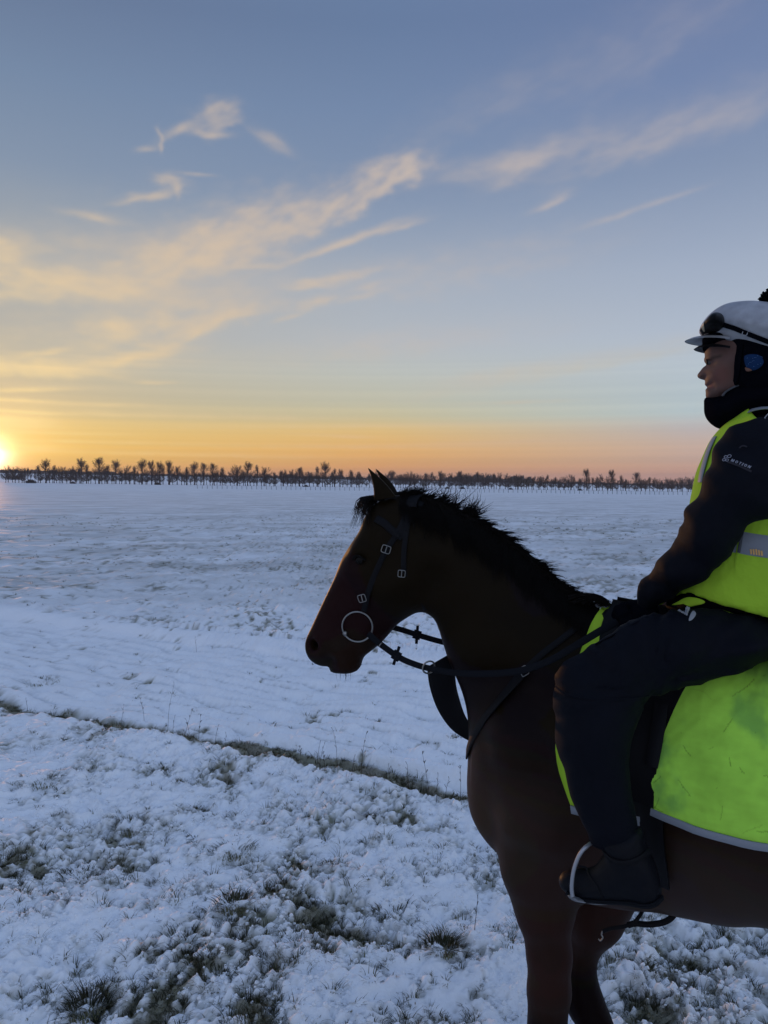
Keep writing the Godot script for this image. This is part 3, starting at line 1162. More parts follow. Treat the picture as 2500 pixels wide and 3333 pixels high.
# unit-height bare tree: [trunk and limbs, crown of twigs]
func bare_tree(seed_: int, spread: float, clear: float, twigs: int, upright: float) -> Array:
	var r := RandomNumberGenerator.new()
	r.seed = seed_
	var V := PackedVector3Array()
	var I := PackedInt32Array()
	var V2 := PackedVector3Array()
	var I2 := PackedInt32Array()
	var p := Vector3.ZERO
	var stem := [p]
	for k in 6:
		p += Vector3((r.randf() - 0.5) * 0.025, (0.72 if k > 2 else clear * 1.2) / 6.0 + 0.03, (r.randf() - 0.5) * 0.025)
		stem.append(p)
	for k in 6: prism(V, I, stem[k], stem[k + 1], lerpf(0.026, 0.008, k / 6.0), lerpf(0.026, 0.008, (k + 1) / 6.0))
	# limbs rise from the stem to points spread through an egg-shaped crown, twigs fill it
	var mid := 0.5 * (clear + 1.0)
	var tall := 0.5 * (1.0 - clear)
	var tips := []
	for k in 34:
		var dir := Vector3(r.randfn(), r.randfn(), r.randfn()).normalized() * pow(r.randf(), 0.4)
		var e := Vector3(dir.x * spread, mid + dir.y * tall * 0.93, dir.z * spread)
		e.x *= 1.0 - 0.25 * dir.y
		e.z *= 1.0 - 0.25 * dir.y
		var f: float = clampf(e.y - 0.06 - 0.75 * upright * Vector2(e.x, e.z).length() - 0.06 * r.randf(), clear * 0.85, 0.85 * stem[6].y) / stem[6].y * 6.0
		var a: Vector3 = stem[clampi(int(f), 0, 5)].lerp(stem[clampi(int(f), 0, 5) + 1], f - int(f))
		var b := a.lerp(e, 0.5) + Vector3((e.x - a.x) * 0.14, -0.02 + 0.03 * r.randf(), (e.z - a.z) * 0.14)
		prism(V, I, a, b, 0.009, 0.0055)
		prism(V, I, b, e, 0.0055, 0.002)
		tips.append([a.lerp(b, 0.6), b, e])
	for k in twigs:
		var q: Array = tips[r.randi() % tips.size()]
		var s := pow(r.randf(), 0.6)
		var a: Vector3 = (q[0] as Vector3).lerp(q[1], s * 2.0) if s < 0.5 else (q[1] as Vector3).lerp(q[2], s * 2.0 - 1.0)
		var out := (a - Vector3(0, mid - 0.1, 0)).normalized()
		var dir := (Vector3(r.randf() - 0.5, r.randf() - 0.35, r.randf() - 0.5) + out * 0.4).normalized()
		var l := 0.04 + 0.08 * r.randf()
		var w := a + dir * l
		prism(V2, I2, a, w, 0.0023, 0.0012)
		prism(V2, I2, a.lerp(w, 0.5), a.lerp(w, 0.5) + (dir + Vector3(r.randf() - 0.5, 0.3, r.randf() - 0.5)).normalized() * l * 0.6, 0.0015, 0.0008)
	return [arrays_mesh(V, normals_of(V, I), I), arrays_mesh(V2, normals_of(V2, I2), I2)]


func far_land() -> void:
	# kinds: tall round-topped, slender upright, low bushy, broad spreading
	var kinds := [["tall", "tall round-topped bare tree", 0.21, 0.50, 700, 0.6], ["slender", "slender upright bare tree", 0.12, 0.42, 420, 1.2], ["bushy", "low bushy bare tree", 0.40, 0.24, 1000, 0.7], ["broad", "broad spreading bare tree", 0.38, 0.28, 1000, 0.6]]
	var protos := []
	for k in kinds.size():
		for v in 3: protos.append(bare_tree(100 + k * 10 + v, kinds[k][2], kinds[k][3], kinds[k][4], kinds[k][5]))
	# [bearing (sideways metres per metre of distance), height over distance, kind]
	var spots := [[-0.4925, 0.0198, 3], [-0.4714, 0.0189, 2], [-0.4503, 0.0242, 1], [-0.4406, 0.0333, 0], [-0.4292, 0.0250, 1], [-0.4186, 0.0260, 3], [-0.4020, 0.0247, 2], [-0.3945, 0.0347, 0], [-0.3870, 0.0264, 1], [-0.3710, 0.0365, 0], [-0.3598, 0.0266, 1], [-0.3493, 0.0328, 0], [-0.3357, 0.0278, 3], [-0.3252, 0.0255, 1], [-0.3146, 0.0347, 0], [-0.3026, 0.0324, 0], [-0.2920, 0.0319, 0], [-0.2800, 0.0326, 0], [-0.2694, 0.0276, 3], [-0.2573, 0.0247, 1], [-0.2468, 0.0314, 0], [-0.2347, 0.0304, 0], [-0.2227, 0.0305, 0], [-0.2106, 0.0252, 1], [-0.1910, 0.0320, 3], [-0.1775, 0.0325, 0], [-0.1654, 0.0287, 1], [-0.1549, 0.0279, 3], [-0.1428, 0.0199, 1], [-0.1307, 0.0230, 2], [-0.1096, 0.0268, 0], [-0.0976, 0.0218, 3], [-0.0870, 0.0280, 1], [-0.0765, 0.0341, 0], [-0.0644, 0.0252, 1], [-0.0569, 0.0238, 0], [-0.0418, 0.0215, 1], [-0.0328, 0.0195, 2], [0.0106, 0.0235, 0], [0.0211, 0.0212, 3], [0.0392, 0.0221, 3], [0.0543, 0.0217, 1], [0.0739, 0.0235, 0], [0.0844, 0.0176, 1], [0.0995, 0.0238, 0], [0.1085, 0.0231, 3], [0.1296, 0.0228, 3], [0.1507, 0.0170, 1], [0.1628, 0.0187, 2], [0.1748, 0.0222, 3], [0.1854, 0.0175, 2], [0.2080, 0.0208, 3], [0.2231, 0.0180, 1], [0.2336, 0.0188, 2], [0.2427, 0.0228, 3], [0.2562, 0.0155, 1], [0.2638, 0.0292, 0], [0.2773, 0.0188, 1], [0.2909, 0.0190, 2], [0.2969, 0.0281, 0], [0.3044, 0.0147, 1], [0.3150, 0.0148, 1], [0.3286, 0.0262, 0], [0.3406, 0.0197, 3], [0.3512, 0.0153, 1], [0.3632, 0.0134, 2], [0.3753, 0.0187, 3], [0.3873, 0.0158, 1], [0.3994, 0.0160, 2]]
	var r := RandomNumberGenerator.new()
	r.seed = 31
	for i in 214:
		spots.append([-0.49 + 0.92 * (i + r.randf() * 0.9) / 214.0, 0.0150 + 0.009 * r.randf() - 0.005 * maxf(0.0, (i - 130) / 84.0) * r.randf(), [3, 2, 2, 3, 1][r.randi() % 5]])
	spots.sort_custom(func(a, b): return a[0] < b[0])
	var seen := [0, 0, 0, 0]
	for s in spots:
		var d := 352.0 + 34.0 * r.randf()
		var x: float = s[0] * d
		var hh: float = s[1] * d
		var k: int = s[2]
		seen[k] += 1
		var o := Node3D.new()
		o.name = numbered("bare_tree")
		add_child(o)
		o.position = Vector3(x, land(x, d) - 0.05, -d)
		o.scale = Vector3(hh, hh, hh)
		o.rotation.y = r.randf() * TAU
		var p: Array = protos[k * 3 + r.randi() % 3]
		part(o, "trunk", p[0], M.bark)
		part(o, "crown", p[1], M.twig, "", "stuff")
		tag(o, "%s, %s of its shape from the left in the far row" % [kinds[k][1], ordinal(seen[k])], "tree", "bare trees in the row across the snow")
	# dark scrub at the foot of the row
	var n_scrub := 0
	for s in [[-0.46, 2.4], [-0.405, 1.4], [-0.295, 1.7], [0.082, 1.2], [0.102, 1.3], [0.165, 1.1], [0.255, 1.2], [-0.102, 1.3]]:
		n_scrub += 1
		var d := 350.0
		var x: float = s[0] * d
		var V := PackedVector3Array()
		var I := PackedInt32Array()
		for k in 150:
			var an := r.randf() * TAU
			var rd := r.randf()
			var a := Vector3(cos(an), 0, sin(an)) * rd * 0.9
			prism(V, I, a, a * 1.15 + Vector3(0, (1.05 - 0.7 * rd * rd) * (0.5 + 0.5 * r.randf()), 0), 0.09, 0.05)
		var o := MeshInstance3D.new()
		o.name = numbered("shrub")
		o.mesh = arrays_mesh(V, normals_of(V, I), I)
		o.mesh.surface_set_material(0, M.hedge)
		add_child(o)
		o.position = Vector3(x, land(x, d), -d)
		o.scale = Vector3(s[1], s[1] * 0.75, s[1])
		tag(o, "small dark shrub under the far trees, %s of them from the left" % ordinal(n_scrub), "shrub", "dark shrubs under the far trees", "")
	# hedges and woods on the far rise: one mass of twigs and boughs each
	for w in [[-720.0, 560.0, 905.0, 3.4, 1.9, "hedge", "dark hedgerow along the crest of the far snowy rise", "hedge"], [-560.0, -300.0, 890.0, 5.2, 2.6, "hedge", "dark wood on the rise below the rising sun", "wood"], [62.0, 178.0, 880.0, 9.0, 3.4, "conifer", "dark evergreen wood on the far rise beyond the horse's neck", "wood"], [-150.0, 60.0, 880.0, 4.6, 2.0, "conifer", "low evergreen belt on the rise behind the horse's ears", "wood"]]:
		var V := PackedVector3Array()
		var I := PackedInt32Array()
		var x: float = w[0]
		while x < w[1]:
			var d: float = w[2] + 12.0 * (r.randf() - 0.5)
			var top: float = w[3] * (0.55 + 0.45 * absf(n_big.get_noise_1d(x * 9.0) * 1.8)) * (0.88 + 0.2 * r.randf())
			top *= smoothstep(0.0, 18.0, x - w[0]) * smoothstep(0.0, 18.0, w[1] - x) * 0.7 + 0.3
			var g := land(x, d)
			for k in 7:
				var a := Vector3(x + (r.randf() - 0.5) * w[4], g - 0.3, -d + (r.randf() - 0.5) * 4.0)
				var tip := a + Vector3((r.randf() - 0.5) * w[4] * 1.2, top * (0.55 + 0.45 * r.randf()), 0)
				prism(V, I, a, a.lerp(tip, 0.75), w[4] * 0.42, w[4] * 0.34)
				prism(V, I, a.lerp(tip, 0.75), tip, w[4] * 0.34, w[4] * 0.10)
			x += w[4] * 0.42
		var o := MeshInstance3D.new()
		o.name = numbered("hedgerow" if w[7] == "hedge" else "wood")
		o.mesh = arrays_mesh(V, normals_of(V, I), I)
		o.mesh.surface_set_material(0, M[w[5]])
		add_child(o)
		tag(o, w[6], w[7], "", "stuff")
	# the thin line of posts in the snow before the trees
	var f := Node3D.new()
	f.name = "post_fence"
	add_child(f)
	f.position = Vector3(0, land(20.0, 200.0), -200.0)
	tag(f, "line of thin pale posts across the snow before the far trees", "fence")
	var pm := CylinderMesh.new()
	pm.top_radius = 0.06
	pm.bottom_radius = 0.07
	pm.height = 0.95
	pm.radial_segments = 8
	pm.rings = 1
	for i in 104:
		var px := -48.0 + i * 1.26
		var d := 200.0 + 0.05 * px
		var o := part(f, "post", pm, M.post)
		o.position = Vector3(px, land(px, d) + 0.42, -d) - f.position
		o.rotation.z = (r.randf() - 0.5) * 0.08


# ---------------------------------------------------------------- grass, weeds and crumbs of snow
func tuft(r: RandomNumberGenerator, blades: int, h: float, spread: float, frost: float) -> ArrayMesh:
	var V := PackedVector3Array()
	var C := PackedColorArray()
	var I := PackedInt32Array()
	var N := PackedVector3Array()
	for k in blades:
		var an := r.randf() * TAU
		var p := Vector3(cos(an), 0, sin(an)) * spread * sqrt(r.randf())
		var lean := Vector3(cos(an + r.randf() - 0.5), 0, sin(an + r.randf() - 0.5)) * (0.4 + 1.2 * r.randf())
		var l := h * (0.5 + 0.6 * r.randf())
		var w := 0.0016 + 0.0016 * r.randf()
		var sd := lean.cross(Vector3.UP).normalized() * w
		var base := Color(0.16, 0.17, 0.075).lerp(Color(0.36, 0.31, 0.19), r.randf() * r.randf())
		var o := V.size()
		var q := p
		for s in 4:
			var t := s / 3.0
			q = p + Vector3.UP * l * (t - 0.35 * t * t) + lean * l * 0.75 * t * t
			for e in [-1.0, 1.0]:
				V.append(q + sd * e * (1.0 - 0.85 * t))
				N.append((Vector3.UP * 0.6 + lean.normalized() * 0.3).normalized())
				C.append(base.lerp(Color(0.75, 0.78, 0.84), frost * t * r.randf()))
		for s in 3:
			var a := o + s * 2
			I.append_array([a, a + 1, a + 3, a, a + 3, a + 2])
	return arrays_mesh(V, N, I, C)


func scatter(called: String, meshes: Array, at: Array, mt: Material, label: String) -> void:
	# AT: one list of transforms for each mesh
	for k in meshes.size():
		if at[k].is_empty(): continue
		var mm := MultiMesh.new()
		mm.transform_format = MultiMesh.TRANSFORM_3D
		mm.mesh = meshes[k]
		mm.mesh.surface_set_material(0, mt)
		mm.instance_count = at[k].size()
		for i in at[k].size(): mm.set_instance_transform(i, at[k][i])
		var o := MultiMeshInstance3D.new()
		o.name = numbered(called)
		o.multimesh = mm
		o.material_override = mt
		add_child(o)
		tag(o, label, "grass" if called != "snow_crumbs" else "snow", "", "stuff")


func crumb(seed_: int) -> ArrayMesh:
	var s := SphereMesh.new()
	s.radial_segments = 8
	s.rings = 4
	s.radius = 1.0
	s.height = 2.0
	var a := s.get_mesh_arrays()
	var v: PackedVector3Array = a[Mesh.ARRAY_VERTEX]
	for i in v.size():
		var n := v[i]
		v[i] = n * (0.8 + 0.45 * n_lump.get_noise_3d(n.x * 90.0 + seed_ * 50.0, n.y * 90.0, n.z * 90.0)) * Vector3(1, 0.75, 1)
	return arrays_mesh(v, a[Mesh.ARRAY_NORMAL], a[Mesh.ARRAY_INDEX])


func top_h(x: float, d: float) -> float:
	return ground_h(x, d) - 0.022 * bare(x, d)


func grass() -> void:
	var r := RandomNumberGenerator.new()
	r.seed = 99
	var kinds := []
	var at := []
	for k in 6:
		kinds.append(tuft(r, 16, [0.05, 0.06, 0.08, 0.045, 0.07, 0.06][k], [0.03, 0.04, 0.05, 0.05, 0.03, 0.04][k], [0.5, 0.8, 0.4, 0.9, 0.6, 0.7][k]))
		at.append([])
	var tries := 0
	# short grass where the snow has worn through, near and then far
	while tries < 130000:
		tries += 1
		var d := 2.6 * pow(17.0, pow(r.randf(), 0.9))
		var x := (r.randf() * 2.0 - 1.0) * (0.55 * d + 0.6)
		var g := bare(x, d)
		var c0 := across(x, d)
		if r.randf() > g * (1.0 if d < 9.0 else 0.5) + (0.035 if d < 7.0 and c0 < 0.0 else 0.012): continue
		var big := 1.0 if d < 8.0 else 1.0 + (d - 8.0) * 0.05
		var s := (0.45 + 0.6 * r.randf()) * big * (0.75 if absf(across(x, d)) > 0.3 else 0.8)
		at[r.randi() % 6].append(Transform3D(Basis(Vector3.UP, r.randf() * TAU).scaled(Vector3(s, s * (0.6 + 0.5 * r.randf()), s)), Vector3(x, top_h(x, d) - 0.008, -d)))
	scatter("grass", kinds, at, M.blade, "short frosted winter grass showing through the snow")
	# crumbs of snow on the verge
	kinds = []
	at = []
	for k in 4:
		kinds.append(crumb(k))
		at.append([])
	for i in 36000:
		var d := 2.55 * pow(2.9, r.randf())
		var x := (r.randf() * 2.0 - 1.0) * (0.55 * d + 0.3)
		var c := across(x, d)
		if c > 0.0 and r.randf() < 0.75: continue
		if n_mid.get_noise_2d(x * 200.0 + 90.0, d * 200.0) < -0.05: continue
		if bare(x, d) > 0.35 and r.randf() < 0.85: continue
		var s := 0.003 + 0.010 * pow(r.randf(), 3.0)
		at[r.randi() % 4].append(Transform3D(Basis(Vector3.UP, r.randf() * TAU).scaled(Vector3(s, s, s)), Vector3(x, top_h(x, d) + s * 0.15, -d)))
	scatter("snow_crumbs", kinds, at, M.snow_lump, "small crumbs of snow lying on the verge")
	# the bigger clumps of grass, each a thing
	for c in [[-1.455, 4.410, 0.11, 0.09, "tall dark grass clump in the snow, left of the horse's chest"], [-2.204, 4.920, 0.07, 0.13, "dark flat grass clump by the left edge below the ditch"], [-0.627, 2.959, 0.10, 0.10, "bushy green grass clump at the bottom middle of the snow"], [-1.090, 2.839, 0.09, 0.08, "grey-brown grass clump at the bottom left"], [-0.940, 6.439, 0.05, 0.22, "dark round grass clump alone on the snowy gallop"], [-0.835, 3.211, 0.07, 0.10, "grass clump in a dark hollow above the bushy green one"], [0.241, 3.169, 0.09, 0.07, "upright grass clump just before the horse's near foreleg"], [0.049, 3.032, 0.07, 0.12, "dark grass clump in a hollow of the snow before the horse"], [-0.790, 4.030, 0.06, 0.12, "wide low grass clump in the middle of the verge"], [-1.516, 3.810, 0.08, 0.10, "dark green grass clump with a bare edge, low on the left"], [1.004, 3.099, 0.07, 0.07, "small grass clump in the snow under the horse's belly"], [-0.673, 3.436, 0.08, 0.08, "ragged grass clump beside a lump of snow in the middle"], [0.056, 3.485, 0.06, 0.11, "dark grass patch between the middle hollows, before the foreleg"], [1.360, 3.149, 0.06, 0.12, "broad grass patch at the right below the girth"], [-1.034, 4.239, 0.05, 0.06, "small brown grass clump right of the tall dark one"], [-3.425, 7.644, 0.06, 0.20, "flat brown grass clump on the gallop at the left"]]:
		var x: float = c[0]
		var d: float = c[1]
		var o := MeshInstance3D.new()
		o.name = numbered("grass_clump")
		o.mesh = tuft(r, 260, c[2] * 0.7, c[3], 0.6)
		o.mesh.surface_set_material(0, M.blade)
		add_child(o)
		o.position = Vector3(x, top_h(x, d) - 0.015, -d)
		tag(o, c[4], "grass clump", "grass clumps standing out of the snow")
	# dead stalks along the grassy edge
	var k := 0
	for w in [[-3.175, 6.844, 0.12], [-2.160, 6.314, 0.17], [-1.983, 6.355, 0.22], [-1.673, 5.932, 0.40], [-1.647, 5.968, 0.22], [-1.542, 5.932, 0.25], [-1.477, 5.861, 0.22], [-2.190, 8.974, 0.18], [-1.427, 5.897, 0.22], [-1.245, 5.658, 0.14], [-1.152, 5.594, 0.12], [-0.578, 5.349, 0.12], [-0.456, 5.180, 0.20], [-0.444, 5.292, 0.16], [-0.392, 5.152, 0.12], [-0.304, 5.072, 0.30], [-0.211, 5.020, 0.12], [-0.149, 4.970, 0.28], [0.040, 4.970, 0.12], [0.156, 4.871, 0.16], [0.292, 4.871, 0.30], [0.325, 4.776, 0.18], [0.382, 4.776, 0.14], [0.473, 4.730, 0.22], [0.384, 3.254, 0.14]]:
		k += 1
		var x: float = w[0]
		var d: float = w[1]
		var hgt: float = w[2]
		var V := PackedVector3Array()
		var I := PackedInt32Array()
		var p := Vector3.ZERO
		var lean := Vector3((r.randf() - 0.5) * 0.4, 0, (r.randf() - 0.5) * 0.3)
		for s in 5:
			var q := p + (Vector3.UP + lean * (0.4 + 0.3 * s) + Vector3(r.randf() - 0.5, 0, r.randf() - 0.5) * 0.12) * hgt / 5.0
			prism(V, I, p, q, 0.0018 - 0.0002 * s, 0.0016 - 0.0002 * s)
			if s > 1:
				for e in (1 if k % 3 else 3): prism(V, I, q, q + Vector3(r.randf() - 0.5, 0.6, r.randf() - 0.5) * 0.03, 0.0010, 0.0018)
			p = q
		var o := MeshInstance3D.new()
		o.name = numbered("weed_stalk")
		o.mesh = arrays_mesh(V, normals_of(V, I), I)
		o.mesh.surface_set_material(0, M.weed)
		add_child(o)
		o.position = Vector3(x, top_h(x, d) - 0.01, -d)
		tag(o, "thin dead weed stalk by the grassy edge, %s of them from the left" % ordinal(k), "weed stalk", "dead weed stalks along the grassy edge", "")


# ---------------------------------------------------------------- the horse
var nostril := Vector3(-0.1169, 1.4710, 0.2170)
var hs: Swell      # the horse's trunk, neck and head
var crest := []    # along the top of the neck, from poll to withers
var horse_node: Node3D


func horse_outline() -> PackedVector2Array:
	# from the poll down the face, round the muzzle, along jaw, throat, chest and belly, and back over the quarters
	return curve2([Vector2(0.0961, 1.9247), Vector2(0.0546, 1.9078), Vector2(0.0237, 1.8750), Vector2(0.0015, 1.8188), Vector2(-0.0234, 1.7763), Vector2(-0.0492, 1.7328), Vector2(-0.0688, 1.6864), Vector2(-0.0893, 1.6408), Vector2(-0.1072, 1.6008), Vector2(-0.1269, 1.5559), Vector2(-0.1439, 1.5148), Vector2(-0.1556, 1.4851), Vector2(-0.1583, 1.4605), Vector2(-0.1538, 1.4379), Vector2(-0.1412, 1.4166), Vector2(-0.1197, 1.4024), Vector2(-0.0982, 1.3994), Vector2(-0.0884, 1.4008), Vector2(-0.0884, 1.3895), Vector2(-0.0786, 1.3805), Vector2(-0.0447, 1.3791), Vector2(-0.0207, 1.3848), Vector2(-0.0074, 1.4003), Vector2(-0.0003, 1.4268), Vector2(0.0192, 1.4454), Vector2(0.0458, 1.4688), Vector2(0.0714, 1.4968), Vector2(0.0926, 1.5218), Vector2(0.1182, 1.5477), Vector2(0.1473, 1.5756), Vector2(0.1772, 1.5822), Vector2(0.1974, 1.5719), Vector2(0.2133, 1.5559), Vector2(0.2247, 1.5280), Vector2(0.2379, 1.4864), Vector2(0.2511, 1.4469), Vector2(0.2679, 1.4086), Vector2(0.2846, 1.3741), Vector2(0.3014, 1.3316), Vector2(0.3138, 1.2890), Vector2(0.3218, 1.2380), Vector2(0.3218, 1.1890), Vector2(0.3191, 1.1380), Vector2(0.3174, 1.0815), Vector2(0.3244, 1.0225), Vector2(0.3422, 0.9804), Vector2(0.3708, 0.9413), Vector2(0.4160, 0.9046), Vector2(0.5185, 0.8563), Vector2(0.5820, 0.8324), Vector2(0.6851, 0.8309), Vector2(0.7911, 0.8440), Vector2(0.8514, 0.8569), Vector2(0.9016, 0.8615), Vector2(0.9904, 0.8690), Vector2(1.0441, 0.8784), Vector2(1.0990, 0.8959), Vector2(1.2500, 0.9150), Vector2(1.4200, 0.9700), Vector2(1.5800, 1.0000), Vector2(1.7200, 0.9300), Vector2(1.8400, 1.0000), Vector2(1.9100, 1.1300), Vector2(1.9350, 1.2700), Vector2(1.9000, 1.4100), Vector2(1.8200, 1.5200), Vector2(1.7000, 1.5850), Vector2(1.5500, 1.6100), Vector2(1.4200, 1.5950), Vector2(1.2500, 1.5450), Vector2(1.0800, 1.5250), Vector2(0.9200, 1.5500), Vector2(0.8000, 1.5900), Vector2(0.7142, 1.6119), Vector2(0.6725, 1.6200), Vector2(0.6256, 1.6332), Vector2(0.5465, 1.6902), Vector2(0.4456, 1.7699), Vector2(0.3458, 1.8352), Vector2(0.2221, 1.8939), Vector2(0.1428, 1.9193)], 3, true)


func horse_paint(p: Vector3, n: Vector3) -> Color:
	# dark bay: nearly black neck and legs, browner face, flank and breast, mealy muzzle
	var c := Color(0.0112, 0.0062, 0.0043)
	var face := smoothstep(0.10, -0.08, p.x + 0.25 * (p.y - 1.75))
	c = c.lerp(Color(0.0215, 0.0090, 0.0056), face)
	var muzzle := exp(-pow((p.x + 0.235) / 0.06, 2.0) - pow((p.y - 1.50) / 0.05, 2.0))
	c = c.lerp(Color(0.0400, 0.0190, 0.0115), muzzle * 0.8)
	var lip := smoothstep(1.452, 1.425, p.y) * smoothstep(0.0, -0.1, p.x)
	c = c.lerp(Color(0.0200, 0.0145, 0.0130), lip * 0.85)
	var breast := smoothstep(1.35, 1.05, p.y) * smoothstep(0.2, 0.32, p.x)
	c = c.lerp(Color(0.0450, 0.0265, 0.0185), breast * 0.85)
	c = c.lerp(Color(0.0700, 0.0340, 0.0195), exp(-pow((p.x - 0.36) / 0.10, 2.0) - pow((p.y - 1.06) / 0.14, 2.0)) * 0.6)
	var arm := smoothstep(0.92, 0.82, p.y)
	c = c.lerp(Color(0.0420, 0.0185, 0.0115), arm * 0.75)
	c = c.lerp(Color(0.0057, 0.0034, 0.0026), smoothstep(0.66, 0.48, p.y))
	var nose := exp(-(pow(p.x - nostril.x, 2.0) + pow(p.y - nostril.y, 2.0)) / 0.00022)
	c = c.lerp(Color(0.0038, 0.0021, 0.0018), nose)
	return c * (0.9 + 0.25 * n_lump.get_noise_3d(p.x * 140.0, p.y * 140.0, p.z * 140.0))


func ear(side: float, tip: Vector3, root_a: Vector3, root_b: Vector3) -> Array:
	# a cupped, pointed ear: rings from the root to the tip
	var V := PackedVector3Array()
	var I := PackedInt32Array()
	var k := 12
	var mid := (root_a + root_b) * 0.5
	var half := (root_b - root_a) * 0.5
	for j in 9:
		var t := j / 8.0
		var c := mid.lerp(tip, t) + half.normalized() * 0.010 * sin(PI * t) + Vector3(0, 0, side * 0.008 * sin(PI * t))
		var w := half.length() * pow(1.0 - t, 1.05)
		var dp := 0.020 * pow(1.0 - t, 0.8) + 0.0015
		for i in k:
			var an := TAU * i / k
			var out := sin(an) * dp
			if sin(an) > 0.0: out *= 0.35   # hollow on the outer face
			V.append(c + half.normalized() * cos(an) * (w + 0.001) + Vector3(0, 0, side) * out)
	for j in 8:
		for i in k:
			var i2 := (i + 1) % k
			var q := [j * k + i, j * k + i2, (j + 1) * k + i2, (j + 1) * k + i]
			I.append_array([q[0], q[1], q[2], q[0], q[2], q[3]] if side > 0.0 else [q[0], q[2], q[1], q[0], q[3], q[2]])
	return [V, normals_of(V, I), I]


func strand(V: PackedVector3Array, I: PackedInt32Array, pts: PackedVector3Array, r0: float) -> void:
	var n := pts.size()
	var o := V.size()
	for i in n:
		var t := (pts[mini(i + 1, n - 1)] - pts[maxi(i - 1, 0)]).normalized()
		var a := t.cross(Vector3(0.2, 0.3, 0.9)).normalized()
		var b := a.cross(t)
		var w := r0 * (1.0 - 0.92 * float(i) / (n - 1))
		for k in 3:
			var an := TAU * k / 3.0
			V.append(pts[i] + (a * cos(an) + b * sin(an) * 0.6) * w)
	for i in n - 1:
		for k in 3:
			var k2 := (k + 1) % 3
			I.append_array([o + i * 3 + k, o + i * 3 + k2, o + (i + 1) * 3 + k2, o + i * 3 + k, o + (i + 1) * 3 + k2, o + (i + 1) * 3 + k])


